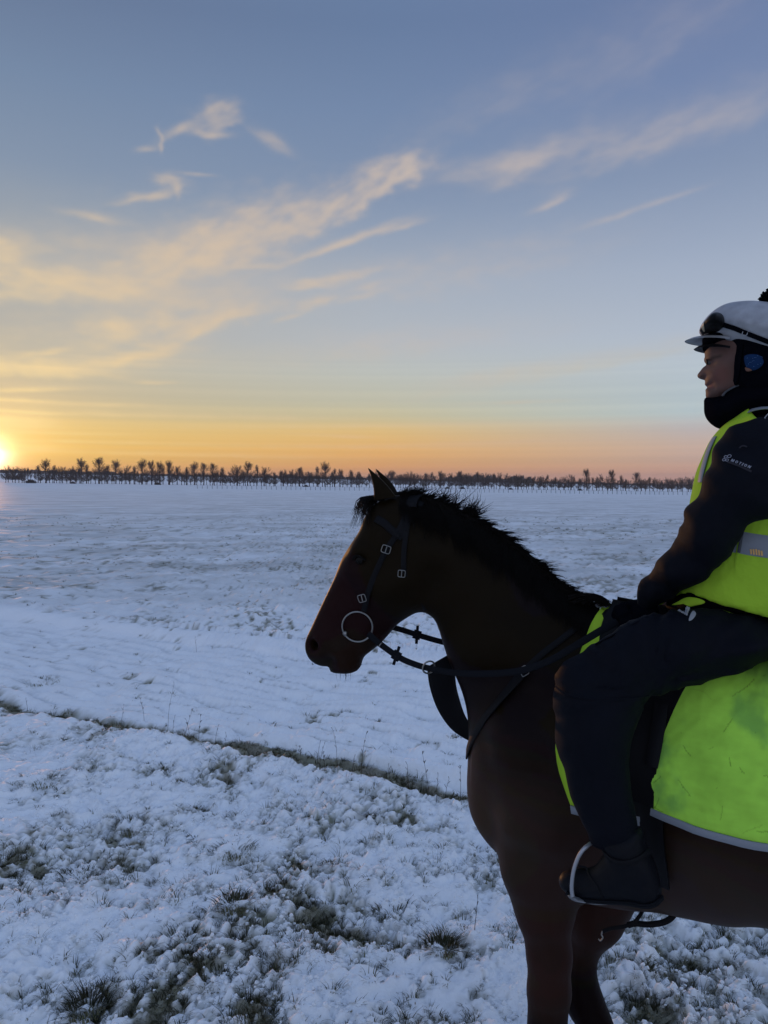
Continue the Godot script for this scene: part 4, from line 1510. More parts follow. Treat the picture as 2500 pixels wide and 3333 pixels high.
func horse() -> void:
	# [place, half-width, rounding depth, middle]
	var ctrl := []
	for c in [[Vector3(-0.1367, 1.4536, 0.1851), 0.052, 0.055], [Vector3(-0.0607, 1.4047, 0.1543), 0.046, 0.05], [Vector3(-0.0786, 1.5404, 0.1615), 0.050, 0.075], [Vector3(-0.0429, 1.6353, 0.1472), 0.066, 0.10], [Vector3(0.0104, 1.5058, 0.1261), 0.050, 0.08], [Vector3(0.0015, 1.7206, 0.1296), 0.090, 0.10], [Vector3(0.0988, 1.6389, 0.0923), 0.086, 0.12], [Vector3(0.0325, 1.8238, 0.1175), 0.088, 0.10], [Vector3(0.0988, 1.8802, 0.0923), 0.062, 0.08], [Vector3(0.1737, 1.6042, 0.0653), 0.062, 0.10],
			[Vector3(0.1869, 1.7519, 0.0607), 0.080, 0.14], [Vector3(0.2397, 1.8446, 0.0432), 0.050, 0.10], [Vector3(0.2661, 1.6075, 0.0351), 0.085, 0.17], [Vector3(0.3726, 1.7745, 0.0082), 0.058, 0.14], [Vector3(0.3726, 1.4414, 0.0082), 0.135, 0.24], [Vector3(0.5103, 1.6748, 0.0000), 0.080, 0.18], [Vector3(0.4643, 1.4948, 0.0000), 0.135, 0.25], [Vector3(0.3726, 1.1712, 0.0082), 0.215, 0.22], [Vector3(0.5103, 1.2811, 0.0000), 0.235, 0.30], [Vector3(0.6851, 1.5775, 0.0000), 0.085, 0.16], [Vector3(0.4828, 0.9685, 0.0000), 0.19, 0.18], [Vector3(0.7265, 1.3157, 0.0000), 0.265, 0.33], [Vector3(0.7265, 0.9420, 0.0000), 0.20, 0.20]]:
		ctrl.append([Vector2(c[0].x, c[0].y), c[1], c[2], 0.0])
	for c in [[1.05, 1.20, 0.30, 0.34], [1.05, 1.52, 0.22, 0.26], [1.3, 1.2, 0.315, 0.33], [1.3, 1.5, 0.26, 0.26], [1.6, 1.4, 0.28, 0.25], [1.6, 1.1, 0.24, 0.22], [1.85, 1.3, 0.22, 0.18]]:
		ctrl.append([Vector2(c[0], c[1]), c[2], c[3], 0.0])
	hs = Swell.new(horse_outline(), ctrl, 0.011, 3)
	hs.bends = true
	var xs := PackedFloat32Array()
	var x := hs.box.position.x
	while x < 2.05:
		xs.append(x)
		x += 0.0062 if x < 0.12 else 0.009 if x < 1.15 else 0.016
	var ys := PackedFloat32Array()
	var y := -0.03
	while y < hs.box.end.y:
		ys.append(y)
		y += 0.011 if y < 1.38 else 0.0072
	var zs := steps(-0.36, 0.361, 0.010)
	var nz := zs.size()
	var F := PackedFloat32Array()
	F.resize(xs.size() * ys.size() * nz)
	F.fill(0.3)
	var has := PackedByteArray()
	has.resize(xs.size() * ys.size())
	for i in xs.size():
		for j in ys.size():
			hs.look(xs[i], ys[j])
			if hs.od < -0.045: continue
			var hc := i * ys.size() + j
			has[hc] = 1
			var q := maxf(0.0, 1.0 - hs.od / hs.orr)
			q *= q
			var k := minf(hs.ow, hs.orr)
			for z in nz:
				var e := zs[z] / hs.ow
				F[hc * nz + z] = (sqrt(q + e * e) - 1.0) * k
	# legs: the near foreleg carries the weight, the far one is just leaving the snow
	var nf := 0.125
	var bones := []
	var near := [[Vector3(0.5850, 1.0663, 0.1500), 0.135], [Vector3(0.5647, 0.9355, 0.1400), 0.100], [Vector3(0.5756, 0.8278, 0.1300), 0.078], [Vector3(0.5874, 0.7064, 0.1250), 0.060], [Vector3(0.5865, 0.6082, 0.1250), 0.058], [Vector3(0.5814, 0.5247, 0.1250), 0.050], [Vector3(0.5798, 0.4750, 0.1250), 0.046]]
	var last: Vector3 = near[6][0]
	near.append([Vector3(last.x, 0.38, 0.125), 0.036])
	near.append([Vector3(last.x + 0.01, 0.26, 0.125), 0.034])
	near.append([Vector3(last.x + 0.005, 0.17, 0.125), 0.042])
	near.append([Vector3(last.x - 0.045, 0.075, 0.125), 0.040])
	near.append([Vector3(last.x - 0.065, 0.03, 0.125), 0.050])
	var far := [[Vector3(0.6258, 0.8535, -0.1500), 0.125], [Vector3(0.6421, 0.7723, -0.1400), 0.110], [Vector3(0.6315, 0.6934, -0.1300), 0.082], [Vector3(0.5999, 0.5941, -0.1300), 0.048], [Vector3(0.5917, 0.5193, -0.1300), 0.046], [Vector3(0.5971, 0.4625, -0.1300), 0.053], [Vector3(0.6180, 0.4203, -0.1300), 0.050], [Vector3(0.6494, 0.3824, -0.1300), 0.040]]
	last = far[7][0]
	far.append([Vector3(last.x + 0.09, last.y - 0.13, -0.13), 0.034])
	far.append([Vector3(last.x + 0.15, last.y - 0.22, -0.13), 0.042])
	far.append([Vector3(last.x + 0.17, 0.10, -0.13), 0.038])
	far.append([Vector3(last.x + 0.16, 0.035, -0.13), 0.048])
	var hind := [[Vector3(1.66, 1.25, 0.12), 0.12], [Vector3(1.60, 1.02, 0.125), 0.115], [Vector3(1.68, 0.80, 0.14), 0.095], [Vector3(1.83, 0.60, 0.125), 0.066], [Vector3(1.86, 0.53, 0.125), 0.060], [Vector3(1.83, 0.38, 0.125), 0.042], [Vector3(1.80, 0.20, 0.125), 0.045], [Vector3(1.75, 0.08, 0.125), 0.042], [Vector3(1.73, 0.03, 0.125), 0.052]]
	for leg in [near, far, hind]:
		for i in leg.size() - 1: bones.append([leg[i][0], leg[i + 1][0], leg[i][1] - 0.011, leg[i + 1][1] - 0.011])
	for i in hind.size() - 1:
		bones.append([(hind[i][0] as Vector3) * Vector3(1, 1, -1) + Vector3(-0.10 * i / 8.0, 0, 0), (hind[i + 1][0] as Vector3) * Vector3(1, 1, -1) + Vector3(-0.10 * (i + 1) / 8.0, 0, 0), hind[i][1] - 0.011, hind[i + 1][1] - 0.011])
	add_bones(F, has, xs, ys, zs, bones, 0.05)
	# modelling of the head and shoulder: brow, eye socket, cheek, nostril, mouth, muscles
	var dab := [[Vector3(0.0278, 1.7556, 0.2043), 0.030, 0.0150], [Vector3(0.0366, 1.7347, 0.2079), 0.020, -0.0180], [Vector3(-0.1169, 1.4710, 0.2170), 0.014, -0.0390], [Vector3(-0.0894, 1.4868, 0.2109), 0.030, 0.0090], [Vector3(-0.0717, 1.4267, 0.2007), 0.016, -0.0150], [Vector3(-0.0449, 1.4562, 0.1940), 0.022, 0.0090], [Vector3(0.1394, 1.6412, 0.1624), 0.07, 0.0150], [Vector3(0.0062, 1.6162, 0.1878), 0.05, -0.0135], [Vector3(0.0712, 1.5816, 0.1627), 0.045, -0.0120],
		[Vector3(0.2440, 1.6694, 0.1119), 0.05, -0.0180], [Vector3(0.5279, 1.3748, 0.1900), 0.06, -0.0210], [Vector3(0.4972, 1.2172, 0.2200), 0.09, 0.0180], [Vector3(0.5778, 1.0044, 0.2000), 0.05, -0.016]]
	for b in dab:
		var c: Vector3 = b[0]
		c.z -= bend(c.x)
		var rad: float = b[1]
		for i in xs.size():
			if absf(xs[i] - c.x) > rad * 2.2: continue
			for j in ys.size():
				if absf(ys[j] - c.y) > rad * 2.2: continue
				var q := ((xs[i] - c.x) ** 2 + (ys[j] - c.y) ** 2) / (rad * rad)
				var a: float = b[2] * exp(-q)
				var at := (i * ys.size() + j) * nz
				for z in nz:
					if absf(absf(zs[z]) - c.z) < 0.09: F[at + z] -= a
	# the mouth: a thin groove running back from the lips
	var m0 := Vector3(-0.0747, 1.4074, 0.1899)
	var m1 := Vector3(-0.0349, 1.4767, 0.1890)
	for i in xs.size():
		if xs[i] > -0.1: break
		for j in ys.size():
			var p := Vector2(xs[i], ys[j])
			var dd := p.distance_to(Geometry2D.get_closest_point_to_segment(p, Vector2(m0.x, m0.y), Vector2(m1.x, m1.y)))
			if dd < 0.014:
				for z in nz: F[(i * ys.size() + j) * nz + z] += 0.017 * exp(-pow(dd / 0.006, 2.0))
	var body := nets(xs, ys, zs, F, has)
	var V: PackedVector3Array = body[0]
	for i in V.size(): V[i].z += bend(V[i].x)
	body[0] = V
	body[1] = normals_of(V, body[2])
	var e1 := ear(1.0, Vector3(0.0411, 2.0058, 0.1592), Vector3(0.0627, 1.9108, 0.1609), Vector3(0.1185, 1.9199, 0.1300))
	var e2 := ear(-1.0, Vector3(0.0181, 2.0046, 0.0781), Vector3(0.0264, 1.8973, 0.0699), Vector3(0.0863, 1.9118, 0.0520))
	horse_node = thing("horse", "dark bay racehorse in a bridle, standing in the snow with its rider up", "horse", Vector3(0.9, 0, 0))
	var h := horse_node
	var all := joined([body])
	part(h, "body", to_mesh(all, horse_paint), M.coat)
	part(h, "ear", to_mesh(e1, horse_paint), M.coat)
	part(h, "ear", to_mesh(e2, horse_paint), M.coat)
	for s in [1.0, -1.0]:
		var sp := SphereMesh.new()
		sp.radius = 0.017
		sp.height = 0.034
		sp.radial_segments = 20
		sp.rings = 10
		var ep := Vector3(0.0314, 1.7356, 0.1999)
		var zz := hs.side(ep.x, ep.y) - bend(ep.x) - 0.0125
		var eye := part(h, "eye", sp, M.eye)
		eye.position += Vector3(ep.x, ep.y, bend(ep.x) + s * zz)
		var lid := curve3([Vector3(ep.x - 0.019, ep.y - 0.006, bend(ep.x - 0.019) + s * (zz + 0.004)), Vector3(ep.x - 0.011, ep.y + 0.008, bend(ep.x - 0.011) + s * (zz + 0.0125)), Vector3(ep.x + 0.004, ep.y + 0.0115, bend(ep.x) + s * (zz + 0.0145)), Vector3(ep.x + 0.019, ep.y - 0.001, bend(ep.x + 0.019) + s * (zz + 0.009))], 5)
		part(h, "eyelid", mesh_of(tube(lid, 0.0045, 0.004, 6)), M.mane)
	# hooves
	for f in [near[11][0], far[11][0], hind[8][0], (hind[8][0] as Vector3) * Vector3(1, 1, -1) + Vector3(-0.1, 0, 0)]:
		var hv := CylinderMesh.new()
		hv.top_radius = 0.052
		hv.bottom_radius = 0.066
		hv.height = 0.075
		hv.radial_segments = 20
		var hoof := part(h, "hoof", hv, M.hoof)
		hoof.position += Vector3(f.x - 0.012, 0.035, f.z)
	mane(h)


func mane(h: Node3D) -> void:
	var r := RandomNumberGenerator.new()
	r.seed = 12
	var cr := curve2([Vector2(0.1076, 1.9248), Vector2(0.1473, 1.9193), Vector2(0.2221, 1.8976), Vector2(0.2837, 1.8689), Vector2(0.3458, 1.8389), Vector2(0.4456, 1.7735), Vector2(0.5465, 1.6946), Vector2(0.6256, 1.6383), Vector2(0.6640, 1.6244)], 10, false)
	var n := cr.size()
	var V := PackedVector3Array()
	var I := PackedInt32Array()
	for k in 4600:
		var u := pow(r.randf(), 0.95)
		var f := u * (n - 1.001)
		var i := int(f)
		var p := cr[i].lerp(cr[i + 1], f - i)
		var t := (cr[i + 1] - cr[i]).normalized()      # back and down along the crest
		var up := Vector2(-t.y, t.x)
		if up.y < 0.0: up = -up
		var fall := r.randf() < 0.62                    # lies over the near side
		var z0 := (r.randf() - 0.35) * 0.034
		var pts := PackedVector3Array()
		var clump := n_big.get_noise_2d(u * 2600.0, 5.0)
		var seg := 6
		if fall:
			var l := (0.07 + 0.07 * r.randf()) * (0.6 + 0.6 * sin(PI * clampf(u * 0.9 + 0.1, 0.0, 1.0)))
			var dir := (Vector2(0, -1) * 0.8 + t * (0.5 + 0.5 * r.randf() + 0.3 * clump)).normalized()
			for s in seg:
				var tt := s / (seg - 1.0)
				var q := p + up * (0.010 + 0.012 * sin(PI * tt) - 0.01 * tt) + dir * l * tt
				var zz := bend(q.x) + lerpf(0.008, 0.0, tt) if s == 0 else hs.side(q.x, q.y) + 0.006 + 0.006 * r.randf()
				pts.append(Vector3(q.x, q.y, lerpf(bend(p.x) + z0, zz, minf(tt * 2.2, 1.0))))
		else:
			# wind-lifted, curling up near the poll and streaming back nearer the withers
			var l := lerpf(0.028, 0.055, sin(PI * clampf(u * 1.1, 0.0, 1.0))) * (0.5 + 0.75 * r.randf() * r.randf() * 1.5) + 0.018 * maxf(clump, 0.0)
			if u > 0.8: l *= 1.35
			var a0 := lerpf(0.70, 0.25, smoothstep(0.1, 0.6, u)) + 0.3 * (r.randf() - 0.5) + 0.3 * clump
			var curl := (r.randf() - 0.45 + clump * 0.8) * (1.7 if u < 0.45 else 0.6)
			var q := p + up * 0.002
			pts.append(Vector3(q.x, q.y, bend(q.x) + z0))
			for s in seg - 1:
				var a := a0 + curl * s / (seg - 1.0)
				var dir := up * sin(a) + t * cos(a)
				if u > 0.55: dir += Vector2(0.35, 0.0)
				q += dir.normalized() * l / (seg - 1.0) * 1.15
				pts.append(Vector3(q.x, q.y, bend(q.x) + z0 + 0.012 * s * (r.randf() - 0.4)))
		strand(V, I, pts, 0.0012 + 0.0015 * r.randf())
	# a last lock over the withers
	for k in 160:
		var a := Vector3(0.6486, 1.6427, 0.0200)
		var b := Vector3(0.7220, 1.6497, 0.0300)
		var p0 := a + Vector3(0.06 * (r.randf() - 0.7), 0.02 * (r.randf() - 0.5), 0.03 * (r.randf() - 0.5))
		var p3 := b + Vector3(0.03 * (r.randf() - 0.7), 0.018 * (r.randf() - 0.6), 0.03 * (r.randf() - 0.5))
		var pts := PackedVector3Array()
		for s in 6:
			var tt := s / 5.0
			pts.append(p0.lerp(p3, tt) + Vector3(0, 0.014 * sin(PI * tt) - 0.012 * tt, 0))
		strand(V, I, pts, 0.003)
	part(h, "mane", arrays_mesh(V, normals_of(V, I), I), M.mane, "", "stuff")
	# forelock
	V = PackedVector3Array()
	I = PackedInt32Array()
	for k in 230:
		var a := Vector3(0.0617, 1.9097, 0.1063)
		var p0 := a + Vector3(0.035 * (r.randf() - 0.5), 0.012 * r.randf(), 0.07 * (r.randf() - 0.5))
		var e := Vector3(0.0188, 1.8432, 0.1428)
		var p3 := e + Vector3(0.075 * (r.randf() - 0.35), 0.05 * (r.randf() - 0.4), 0.11 * (r.randf() - 0.42))
		var pts := PackedVector3Array()
		for s in 6:
			var tt := s / 5.0
			var q := p0.lerp(p3, tt)
			q.x -= 0.030 * sin(PI * minf(tt * 1.15, 1.0))
			q.y += 0.022 * sin(PI * tt)
			pts.append(q)
		strand(V, I, pts, 0.0022)
	part(h, "forelock", arrays_mesh(V, normals_of(V, I), I), M.mane, "", "stuff")
	# tail
	V = PackedVector3Array()
	I = PackedInt32Array()
	for k in 500:
		var p0 := Vector3(1.89 + 0.03 * r.randf(), 1.43 + 0.05 * (r.randf() - 0.5), 0.06 * (r.randf() - 0.5))
		var p3 := Vector3(2.0 + 0.1 * (r.randf() - 0.5), 0.55 + 0.2 * r.randf(), 0.16 * (r.randf() - 0.5))
		var pts := PackedVector3Array()
		for s in 7:
			var tt := s / 6.0
			pts.append(p0.lerp(p3, tt) + Vector3(0.10 * sin(PI * minf(tt * 1.2, 1.0)), 0.06 * sin(PI * tt), 0))
		strand(V, I, pts, 0.004)
	part(h, "tail", arrays_mesh(V, normals_of(V, I), I), M.mane, "", "stuff")
	# whiskers under the chin
	V = PackedVector3Array()
	I = PackedInt32Array()
	for k in 12:
		var a := Vector3(-0.0430, 1.3899, 0.1672) + Vector3(0.05 * (r.randf() - 0.5), 0.006, 0.04 * (r.randf() - 0.5))
		var pts := PackedVector3Array([a, a + Vector3(0.004 * (r.randf() - 0.5), -0.016, 0), a + Vector3(0.012 * (r.randf() - 0.5), -0.035, 0)])
		strand(V, I, pts, 0.0007)
	part(h, "whiskers", arrays_mesh(V, normals_of(V, I), I), M.mane, "", "stuff")


# ---------------------------------------------------------------- what the horse wears
func mesh_of(a: Array) -> ArrayMesh:
	return arrays_mesh(a[0], a[1], a[2])


func buckle(t: Node3D, at: Vector2, up: Vector2, w: float, h: float, called := "buckle") -> void:
	var z := hs.side(at.x, at.y) + 0.009
	var e := 0.02
	var n := Vector3(clampf((hs.side(at.x - e, at.y) - hs.side(at.x + e, at.y)) / (2 * e), -1, 1), clampf((hs.side(at.x, at.y - e) - hs.side(at.x, at.y + e)) / (2 * e), -1, 1), 1).normalized()
	var u := Vector3(up.x, up.y, 0).normalized()
	part(t, called, mesh_of(joined([frame_ring(Vector3(at.x, at.y, z), n, u, w, h, 0.0013), sweep(PackedVector3Array([Vector3(at.x, at.y, z) - u * h * 0.5, Vector3(at.x, at.y, z) + u * h * 0.4]), n, 0.003, 0.003, 6)])), M.steel)


func tack() -> void:
	# bridle
	var t := thing("bridle", "dark leather bridle with steel buckles on the horse's head", "bridle", Vector3(0.0, 1.7, bend(0.0)))
	var cheek_top := [Vector2(0.1759, 1.9163), Vector2(0.1726, 1.8914), Vector2(0.1574, 1.8555), Vector2(0.1456, 1.8201), Vector2(0.1343, 1.8023)]
	part(t, "headpiece", mesh_of(lay(hs, cheek_top, 0.030, 0.004, 0.004)), M.leather)
	var over := PackedVector3Array()
	for i in 13:
		var a := PI * i / 12.0
		var p := Vector3(0.1657, 1.9213, 0.0681)
		over.append(Vector3(p.x, p.y - 0.030 + 0.036 * sin(a), bend(p.x) + 0.052 * cos(a)))
	part(t, "poll_strap", mesh_of(sweep(over, Vector3(0, 0.2, 1.0), 0.034, 0.006)), M.leather)
	part(t, "cheekpiece", mesh_of(lay(hs, [Vector2(0.1319, 1.8038), Vector2(0.1130, 1.7729), Vector2(0.0984, 1.7430), Vector2(0.0786, 1.6930), Vector2(0.0631, 1.6475), Vector2(0.0511, 1.6110), Vector2(0.0407, 1.5835)], 0.016, 0.004, 0.004)), M.leather)
	part(t, "browband", mesh_of(lay(hs, [Vector2(0.1370, 1.8092), Vector2(0.1156, 1.8269), Vector2(0.0958, 1.8429), Vector2(0.0726, 1.8553)], 0.022, 0.004, 0.004)), M.leather)
	part(t, "throatlatch", mesh_of(lay(hs, [Vector2(0.1597, 1.8467), Vector2(0.1597, 1.7838), Vector2(0.1580, 1.7118), Vector2(0.1666, 1.6581), Vector2(0.1855, 1.6120), Vector2(0.1993, 1.5892)], 0.015, 0.004, 0.004)), M.leather)
	part(t, "browband_loop", mesh_of(lay(hs, [Vector2(0.1250, 1.8126), Vector2(0.1421, 1.8039)], 0.016, 0.004, 0.008)), M.leather)
	for b in [[[Vector2(0.1120, 1.7679)], Vector2(0.35, 1.0), 0.026, 0.022], [[Vector2(0.0444, 1.6227)], Vector2(0.3, -1.0), 0.024, 0.022], [[Vector2(0.1552, 1.6979)], Vector2(0.1, 1.0), 0.021, 0.02]]:
		buckle(t, b[0][0], b[1], b[2], b[3])
	var rc := Vector3(0.0180, 1.5344, 0.1892)
	rc.z = hs.side(rc.x, rc.y) + 0.010
	part(t, "bit_ring", mesh_of(ring(rc, (surface_normal(hs, rc.x, rc.y) * Vector3(1, 0.5, 1)).normalized(), 0.0455, 0.0026)), M.steel)
	var rf := Vector3(-0.0504, 1.5110, 0.0842)
	part(t, "bit_ring", mesh_of(ring(rf, Vector3(0.3, 0.1, 0.94).normalized(), 0.0455, 0.0026)), M.steel)
	var bit := SphereMesh.new()
	bit.radius = 0.007
	bit.height = 0.017
	var bm := part(t, "bit_end", bit, M.steel)
	var be := Vector3(-0.0182, 1.5120, 0.1974)
	bm.position += Vector3(be.x, be.y, hs.side(be.x, be.y) + 0.006)
	var mouth := PackedVector3Array([Vector3(-0.0172, 1.5124, 0.1989), Vector3(-0.0536, 1.5017, 0.1514), Vector3(-0.0829, 1.4894, 0.1012)])
	part(t, "mouthpiece", mesh_of(tube(mouth, 0.006, 0.006, 8)), M.steel)

	# reins
	t = thing("reins", "dark rubber-gripped reins running from the bit ring to the rider's hands", "reins", Vector3(0.3, 1.35, 0.15))
	var near := curve3([Vector3(0.0539, 1.5175, 0.1813), Vector3(0.0916, 1.4869, 0.1700), Vector3(0.1480, 1.4535, 0.1594), Vector3(0.1953, 1.4382, 0.1528), Vector3(0.2402, 1.4294, 0.1431), Vector3(0.3149, 1.4251, 0.1363), Vector3(0.4218, 1.4425, 0.1663), Vector3(0.5260, 1.4670, 0.1850), Vector3(0.6146, 1.5079, 0.2000), Vector3(0.6907, 1.5597, 0.2150), Vector3(0.7448, 1.5976, 0.1900), Vector3(0.7878, 1.6230, 0.1200)], 6)
	part(t, "near_rein", mesh_of(sweep(near, Vector3(0.1, 0.3, 1.0), 0.017, 0.006)), M.rubber)
	var farr := curve3([Vector3(-0.0342, 1.4868, 0.0737), Vector3(0.0244, 1.5122, 0.0406), Vector3(0.0675, 1.5052, 0.0191), Vector3(0.1287, 1.4856, -0.0087), Vector3(0.1969, 1.4658, -0.0427), Vector3(0.2881, 1.4309, -0.1414), Vector3(0.4487, 1.4666, -0.2000), Vector3(0.5956, 1.5349, -0.1600), Vector3(0.7291, 1.5977, -0.0900)], 6)
	part(t, "far_rein", mesh_of(sweep(farr, Vector3(0.1, 0.3, 1.0), 0.017, 0.006)), M.rubber)
	for e in [[near, 11, "rein_stop"], [farr, 17, "rein_stop"]]:
		var p: Vector3 = e[0][e[1]]
		var dir: Vector3 = (e[0][e[1] + 1] - e[0][e[1] - 1]).normalized()
		var sd := dir.cross(Vector3(0.1, 0.3, 1.0)).normalized()
		part(t, e[2], mesh_of(joined([sweep(PackedVector3Array([p - sd * 0.027 - dir * 0.006, p + sd * 0.027 + dir * 0.006]), Vector3(0, 0, 1), 0.006, 0.008), sweep(PackedVector3Array([p - dir * 0.012, p + dir * 0.012]), Vector3(0, 0, 1), 0.026, 0.010)])), M.rubber)
	var q: Vector3 = near[6]
	part(t, "rein_collar", mesh_of(frame_ring(q, (near[7] - near[5]).normalized(), Vector3(0.1, 0.3, 1.0), 0.011, 0.026, 0.0018)), M.steel)

	# bib martingale: a broad dark flap between the two rein rings, narrowing to a strap at the breast
	t = thing("bib_martingale", "broad dark leather bib hanging between the reins to the breast", "martingale", Vector3(0.25, 1.3, 0.05))
	var outer := curve2([Vector2(0.2020, 1.4182), Vector2(0.2090, 1.3595), Vector2(0.2299, 1.2929), Vector2(0.2630, 1.2393), Vector2(0.3006, 1.2101), Vector2(0.3366, 1.1957)], 5, false)
	var inner := curve2([Vector2(0.2588, 1.4575), Vector2(0.2658, 1.3963), Vector2(0.2701, 1.3567), Vector2(0.2824, 1.3123), Vector2(0.3000, 1.2686), Vector2(0.3308, 1.2282)], 5, false)
	var V := PackedVector3Array()
	var I := PackedInt32Array()
	var n := outer.size()
	for lay_ in 2:
		for i in n:
			for j in 7:
				var tt := j / 6.0
				var p := outer[i].lerp(inner[i], tt)
				var z := bend(p.x) + lerpf(0.03, 0.01, float(i) / n) * (1.0 - tt) + 0.003 * sin(TAU * tt * 0.5 + i * 0.2) + 0.004 * lay_
				V.append(Vector3(p.x, p.y, z))
	for i in n - 1:
		for j in 6:
			var a := i * 7 + j
			var b := n * 7 + a
			I.append_array([a, a + 1, a + 8, a, a + 8, a + 7, b, b + 8, b + 1, b, b + 7, b + 8])
	for i in n - 1:
		for j in [0, 6]:
			var a: int = i * 7 + j
			var b: int = n * 7 + a
			I.append_array([a, a + 7, b + 7, a, b + 7, b])
	part(t, "bib", arrays_mesh(V, normals_of(V, I), I), M.leather)
	part(t, "rein_ring", mesh_of(ring(Vector3(0.2368, 1.4327, 0.1442), Vector3(0.75, -0.25, 0.6).normalized(), 0.019, 0.0026)), M.steel)
	part(t, "breast_strap", mesh_of(lay(hs, [Vector2(0.3393, 1.1853), Vector2(0.3751, 1.2490), Vector2(0.4160, 1.3138), Vector2(0.4568, 1.3650), Vector2(0.4940, 1.4162), Vector2(0.5228, 1.4547)], 0.024, 0.005, 0.004)), M.leather)
	part(t, "neck_strap", mesh_of(lay(hs, [Vector2(0.5228, 1.4547), Vector2(0.5586, 1.4954), Vector2(0.6044, 1.5375), Vector2(0.6411, 1.5715), Vector2(0.6675, 1.5985)], 0.016, 0.004, 0.004)), M.leather)
	buckle(t, [Vector2(0.5245, 1.4582)][0], Vector2(0.8, 0.6), 0.024, 0.022, "strap_ring")

	# saddle cloth, saddle, girth
	t = thing("saddle_cloth", "yellow-green reflective saddle cloth showing before the rider's knee", "saddle cloth", Vector3(0.75, 1.5, 0.1))
	var sc := drape(hs, [Vector2(0.7085, 1.6178), Vector2(0.7015, 1.6210), Vector2(0.6844, 1.5850), Vector2(0.6746, 1.5530), Vector2(0.6629, 1.5058), Vector2(0.6515, 1.4268), Vector2(0.6470, 1.3354), Vector2(0.6519, 1.2683), Vector2(0.6636, 1.2188), Vector2(0.6806, 1.1598)], [Vector2(0.9816, 1.5899), Vector2(0.9883, 1.5889), Vector2(0.9991, 1.5635), Vector2(1.0006, 1.5185), Vector2(0.9932, 1.4845), Vector2(0.9799, 1.4307), Vector2(0.9576, 1.3644), Vector2(0.9243, 1.2974), Vector2(0.9023, 1.2332), Vector2(0.8887, 1.1876)], 20, 22, 0.012, 0.003)
	part(t, "cloth_side", mesh_of(sc[0]), M.hivis)
	part(t, "cloth_side", mesh_of(sc[1]), M.hivis)
	part(t, "hem_tape", mesh_of(lay(hs, [Vector2(0.6828, 1.1602), Vector2(0.7352, 1.1619), Vector2(0.8158, 1.1701), Vector2(0.8860, 1.1793)], 0.022, 0.004, 0.016)), M.reflective)
	part(t, "white_tag", mesh_of(lay(hs, [Vector2(0.6814, 1.6132), Vector2(0.6965, 1.6240), Vector2(0.7138, 1.6349)], 0.012, 0.003, 0.020)), M.print_white)
	t = thing("saddle", "dark exercise saddle under the rider, its flap behind the knee", "saddle", Vector3(0.9, 1.6, 0.0))
	var fl := drape(hs, [Vector2(0.7267, 1.6224), Vector2(0.7290, 1.6217), Vector2(0.7235, 1.6030), Vector2(0.7142, 1.5715), Vector2(0.7135, 1.5351), Vector2(0.7179, 1.4698), Vector2(0.7282, 1.4004), Vector2(0.7530, 1.3347), Vector2(0.7818, 1.2683), Vector2(0.8170, 1.2257)], [Vector2(1.0183, 1.5890), Vector2(1.0210, 1.5879), Vector2(1.0176, 1.5660), Vector2(0.9932, 1.5261), Vector2(0.9542, 1.4884), Vector2(0.9233, 1.4312), Vector2(0.8987, 1.3607), Vector2(0.8907, 1.2900), Vector2(0.8867, 1.2197)], 16, 18, 0.028, 0.002)
	part(t, "flap", mesh_of(fl[0]), M.leather)
	part(t, "flap", mesh_of(fl[1]), M.leather)
	var seat := Swell.new(curve2([Vector2(0.6889, 1.6092), Vector2(0.7112, 1.6260), Vector2(0.7397, 1.6317), Vector2(0.7679, 1.6226), Vector2(0.8113, 1.6086), Vector2(0.8878, 1.5997), Vector2(0.9758, 1.6079), Vector2(1.0461, 1.6410), Vector2(1.0803, 1.6515), Vector2(1.0871, 1.6259), Vector2(1.0599, 1.5856), Vector2(0.9615, 1.5601), Vector2(0.8113, 1.5522), Vector2(0.7194, 1.5632)], 4, true), [[[Vector2(0.7183, 1.6056)][0], 0.075, 0.05, 0.0], [[Vector2(0.8460, 1.5926)][0], 0.10, 0.05, 0.0], [[Vector2(1.0301, 1.6099)][0], 0.16, 0.05, 0.0]], 0.01)
	part(t, "seat", mesh_of(swell_mesh(seat, 0.011, -0.2, 0.2)), M.leather)
	part(t, "girth", mesh_of(lay(hs, [Vector2(0.8706, 1.3278), Vector2(0.8746, 1.2449), Vector2(0.8787, 1.1622), Vector2(0.8800, 1.0860), Vector2(0.8773, 1.0261)], 0.075, 0.006, 0.016)), M.leather)
	part(t, "girth_strap", mesh_of(lay(hs, [Vector2(0.8907, 1.4217), Vector2(0.8881, 1.3727), Vector2(0.8827, 1.3023)], 0.03, 0.005, 0.040)), M.leather)
	buckle(t, [Vector2(0.8994, 1.4313)][0], Vector2(0.2, 1.0), 0.022, 0.016)
	# loose strap hanging under the girth
	t = thing("hanging_strap", "thin loose strap looped under the girth with a hook on its end", "strap", Vector3(0.8, 0.85, 0.1))
	var lp := curve3([Vector3(0.8802, 0.8940, 0.0600), Vector3(0.8939, 0.8918, 0.0700), Vector3(0.8913, 0.8773, 0.0800), Vector3(0.8712, 0.8609, 0.0900), Vector3(0.8340, 0.8445, 0.0900), Vector3(0.8021, 0.8375, 0.0900), Vector3(0.7837, 0.8273, 0.0900)], 6)
	part(t, "loop", mesh_of(sweep(lp, Vector3(0.1, 0.5, 0.8), 0.014, 0.004)), M.leather)
	part(t, "tail_end", mesh_of(sweep(curve3([Vector3(0.8199, 0.8770, 0.0600), Vector3(0.8129, 0.8593, 0.0800), Vector3(0.7980, 0.8388, 0.0920), Vector3(0.7741, 0.8238, 0.0950), Vector3(0.7442, 0.8126, 0.1000), Vector3(0.7221, 0.7980, 0.1000)], 6), Vector3(0.1, 0.5, 0.8), 0.009, 0.004)), M.leather)
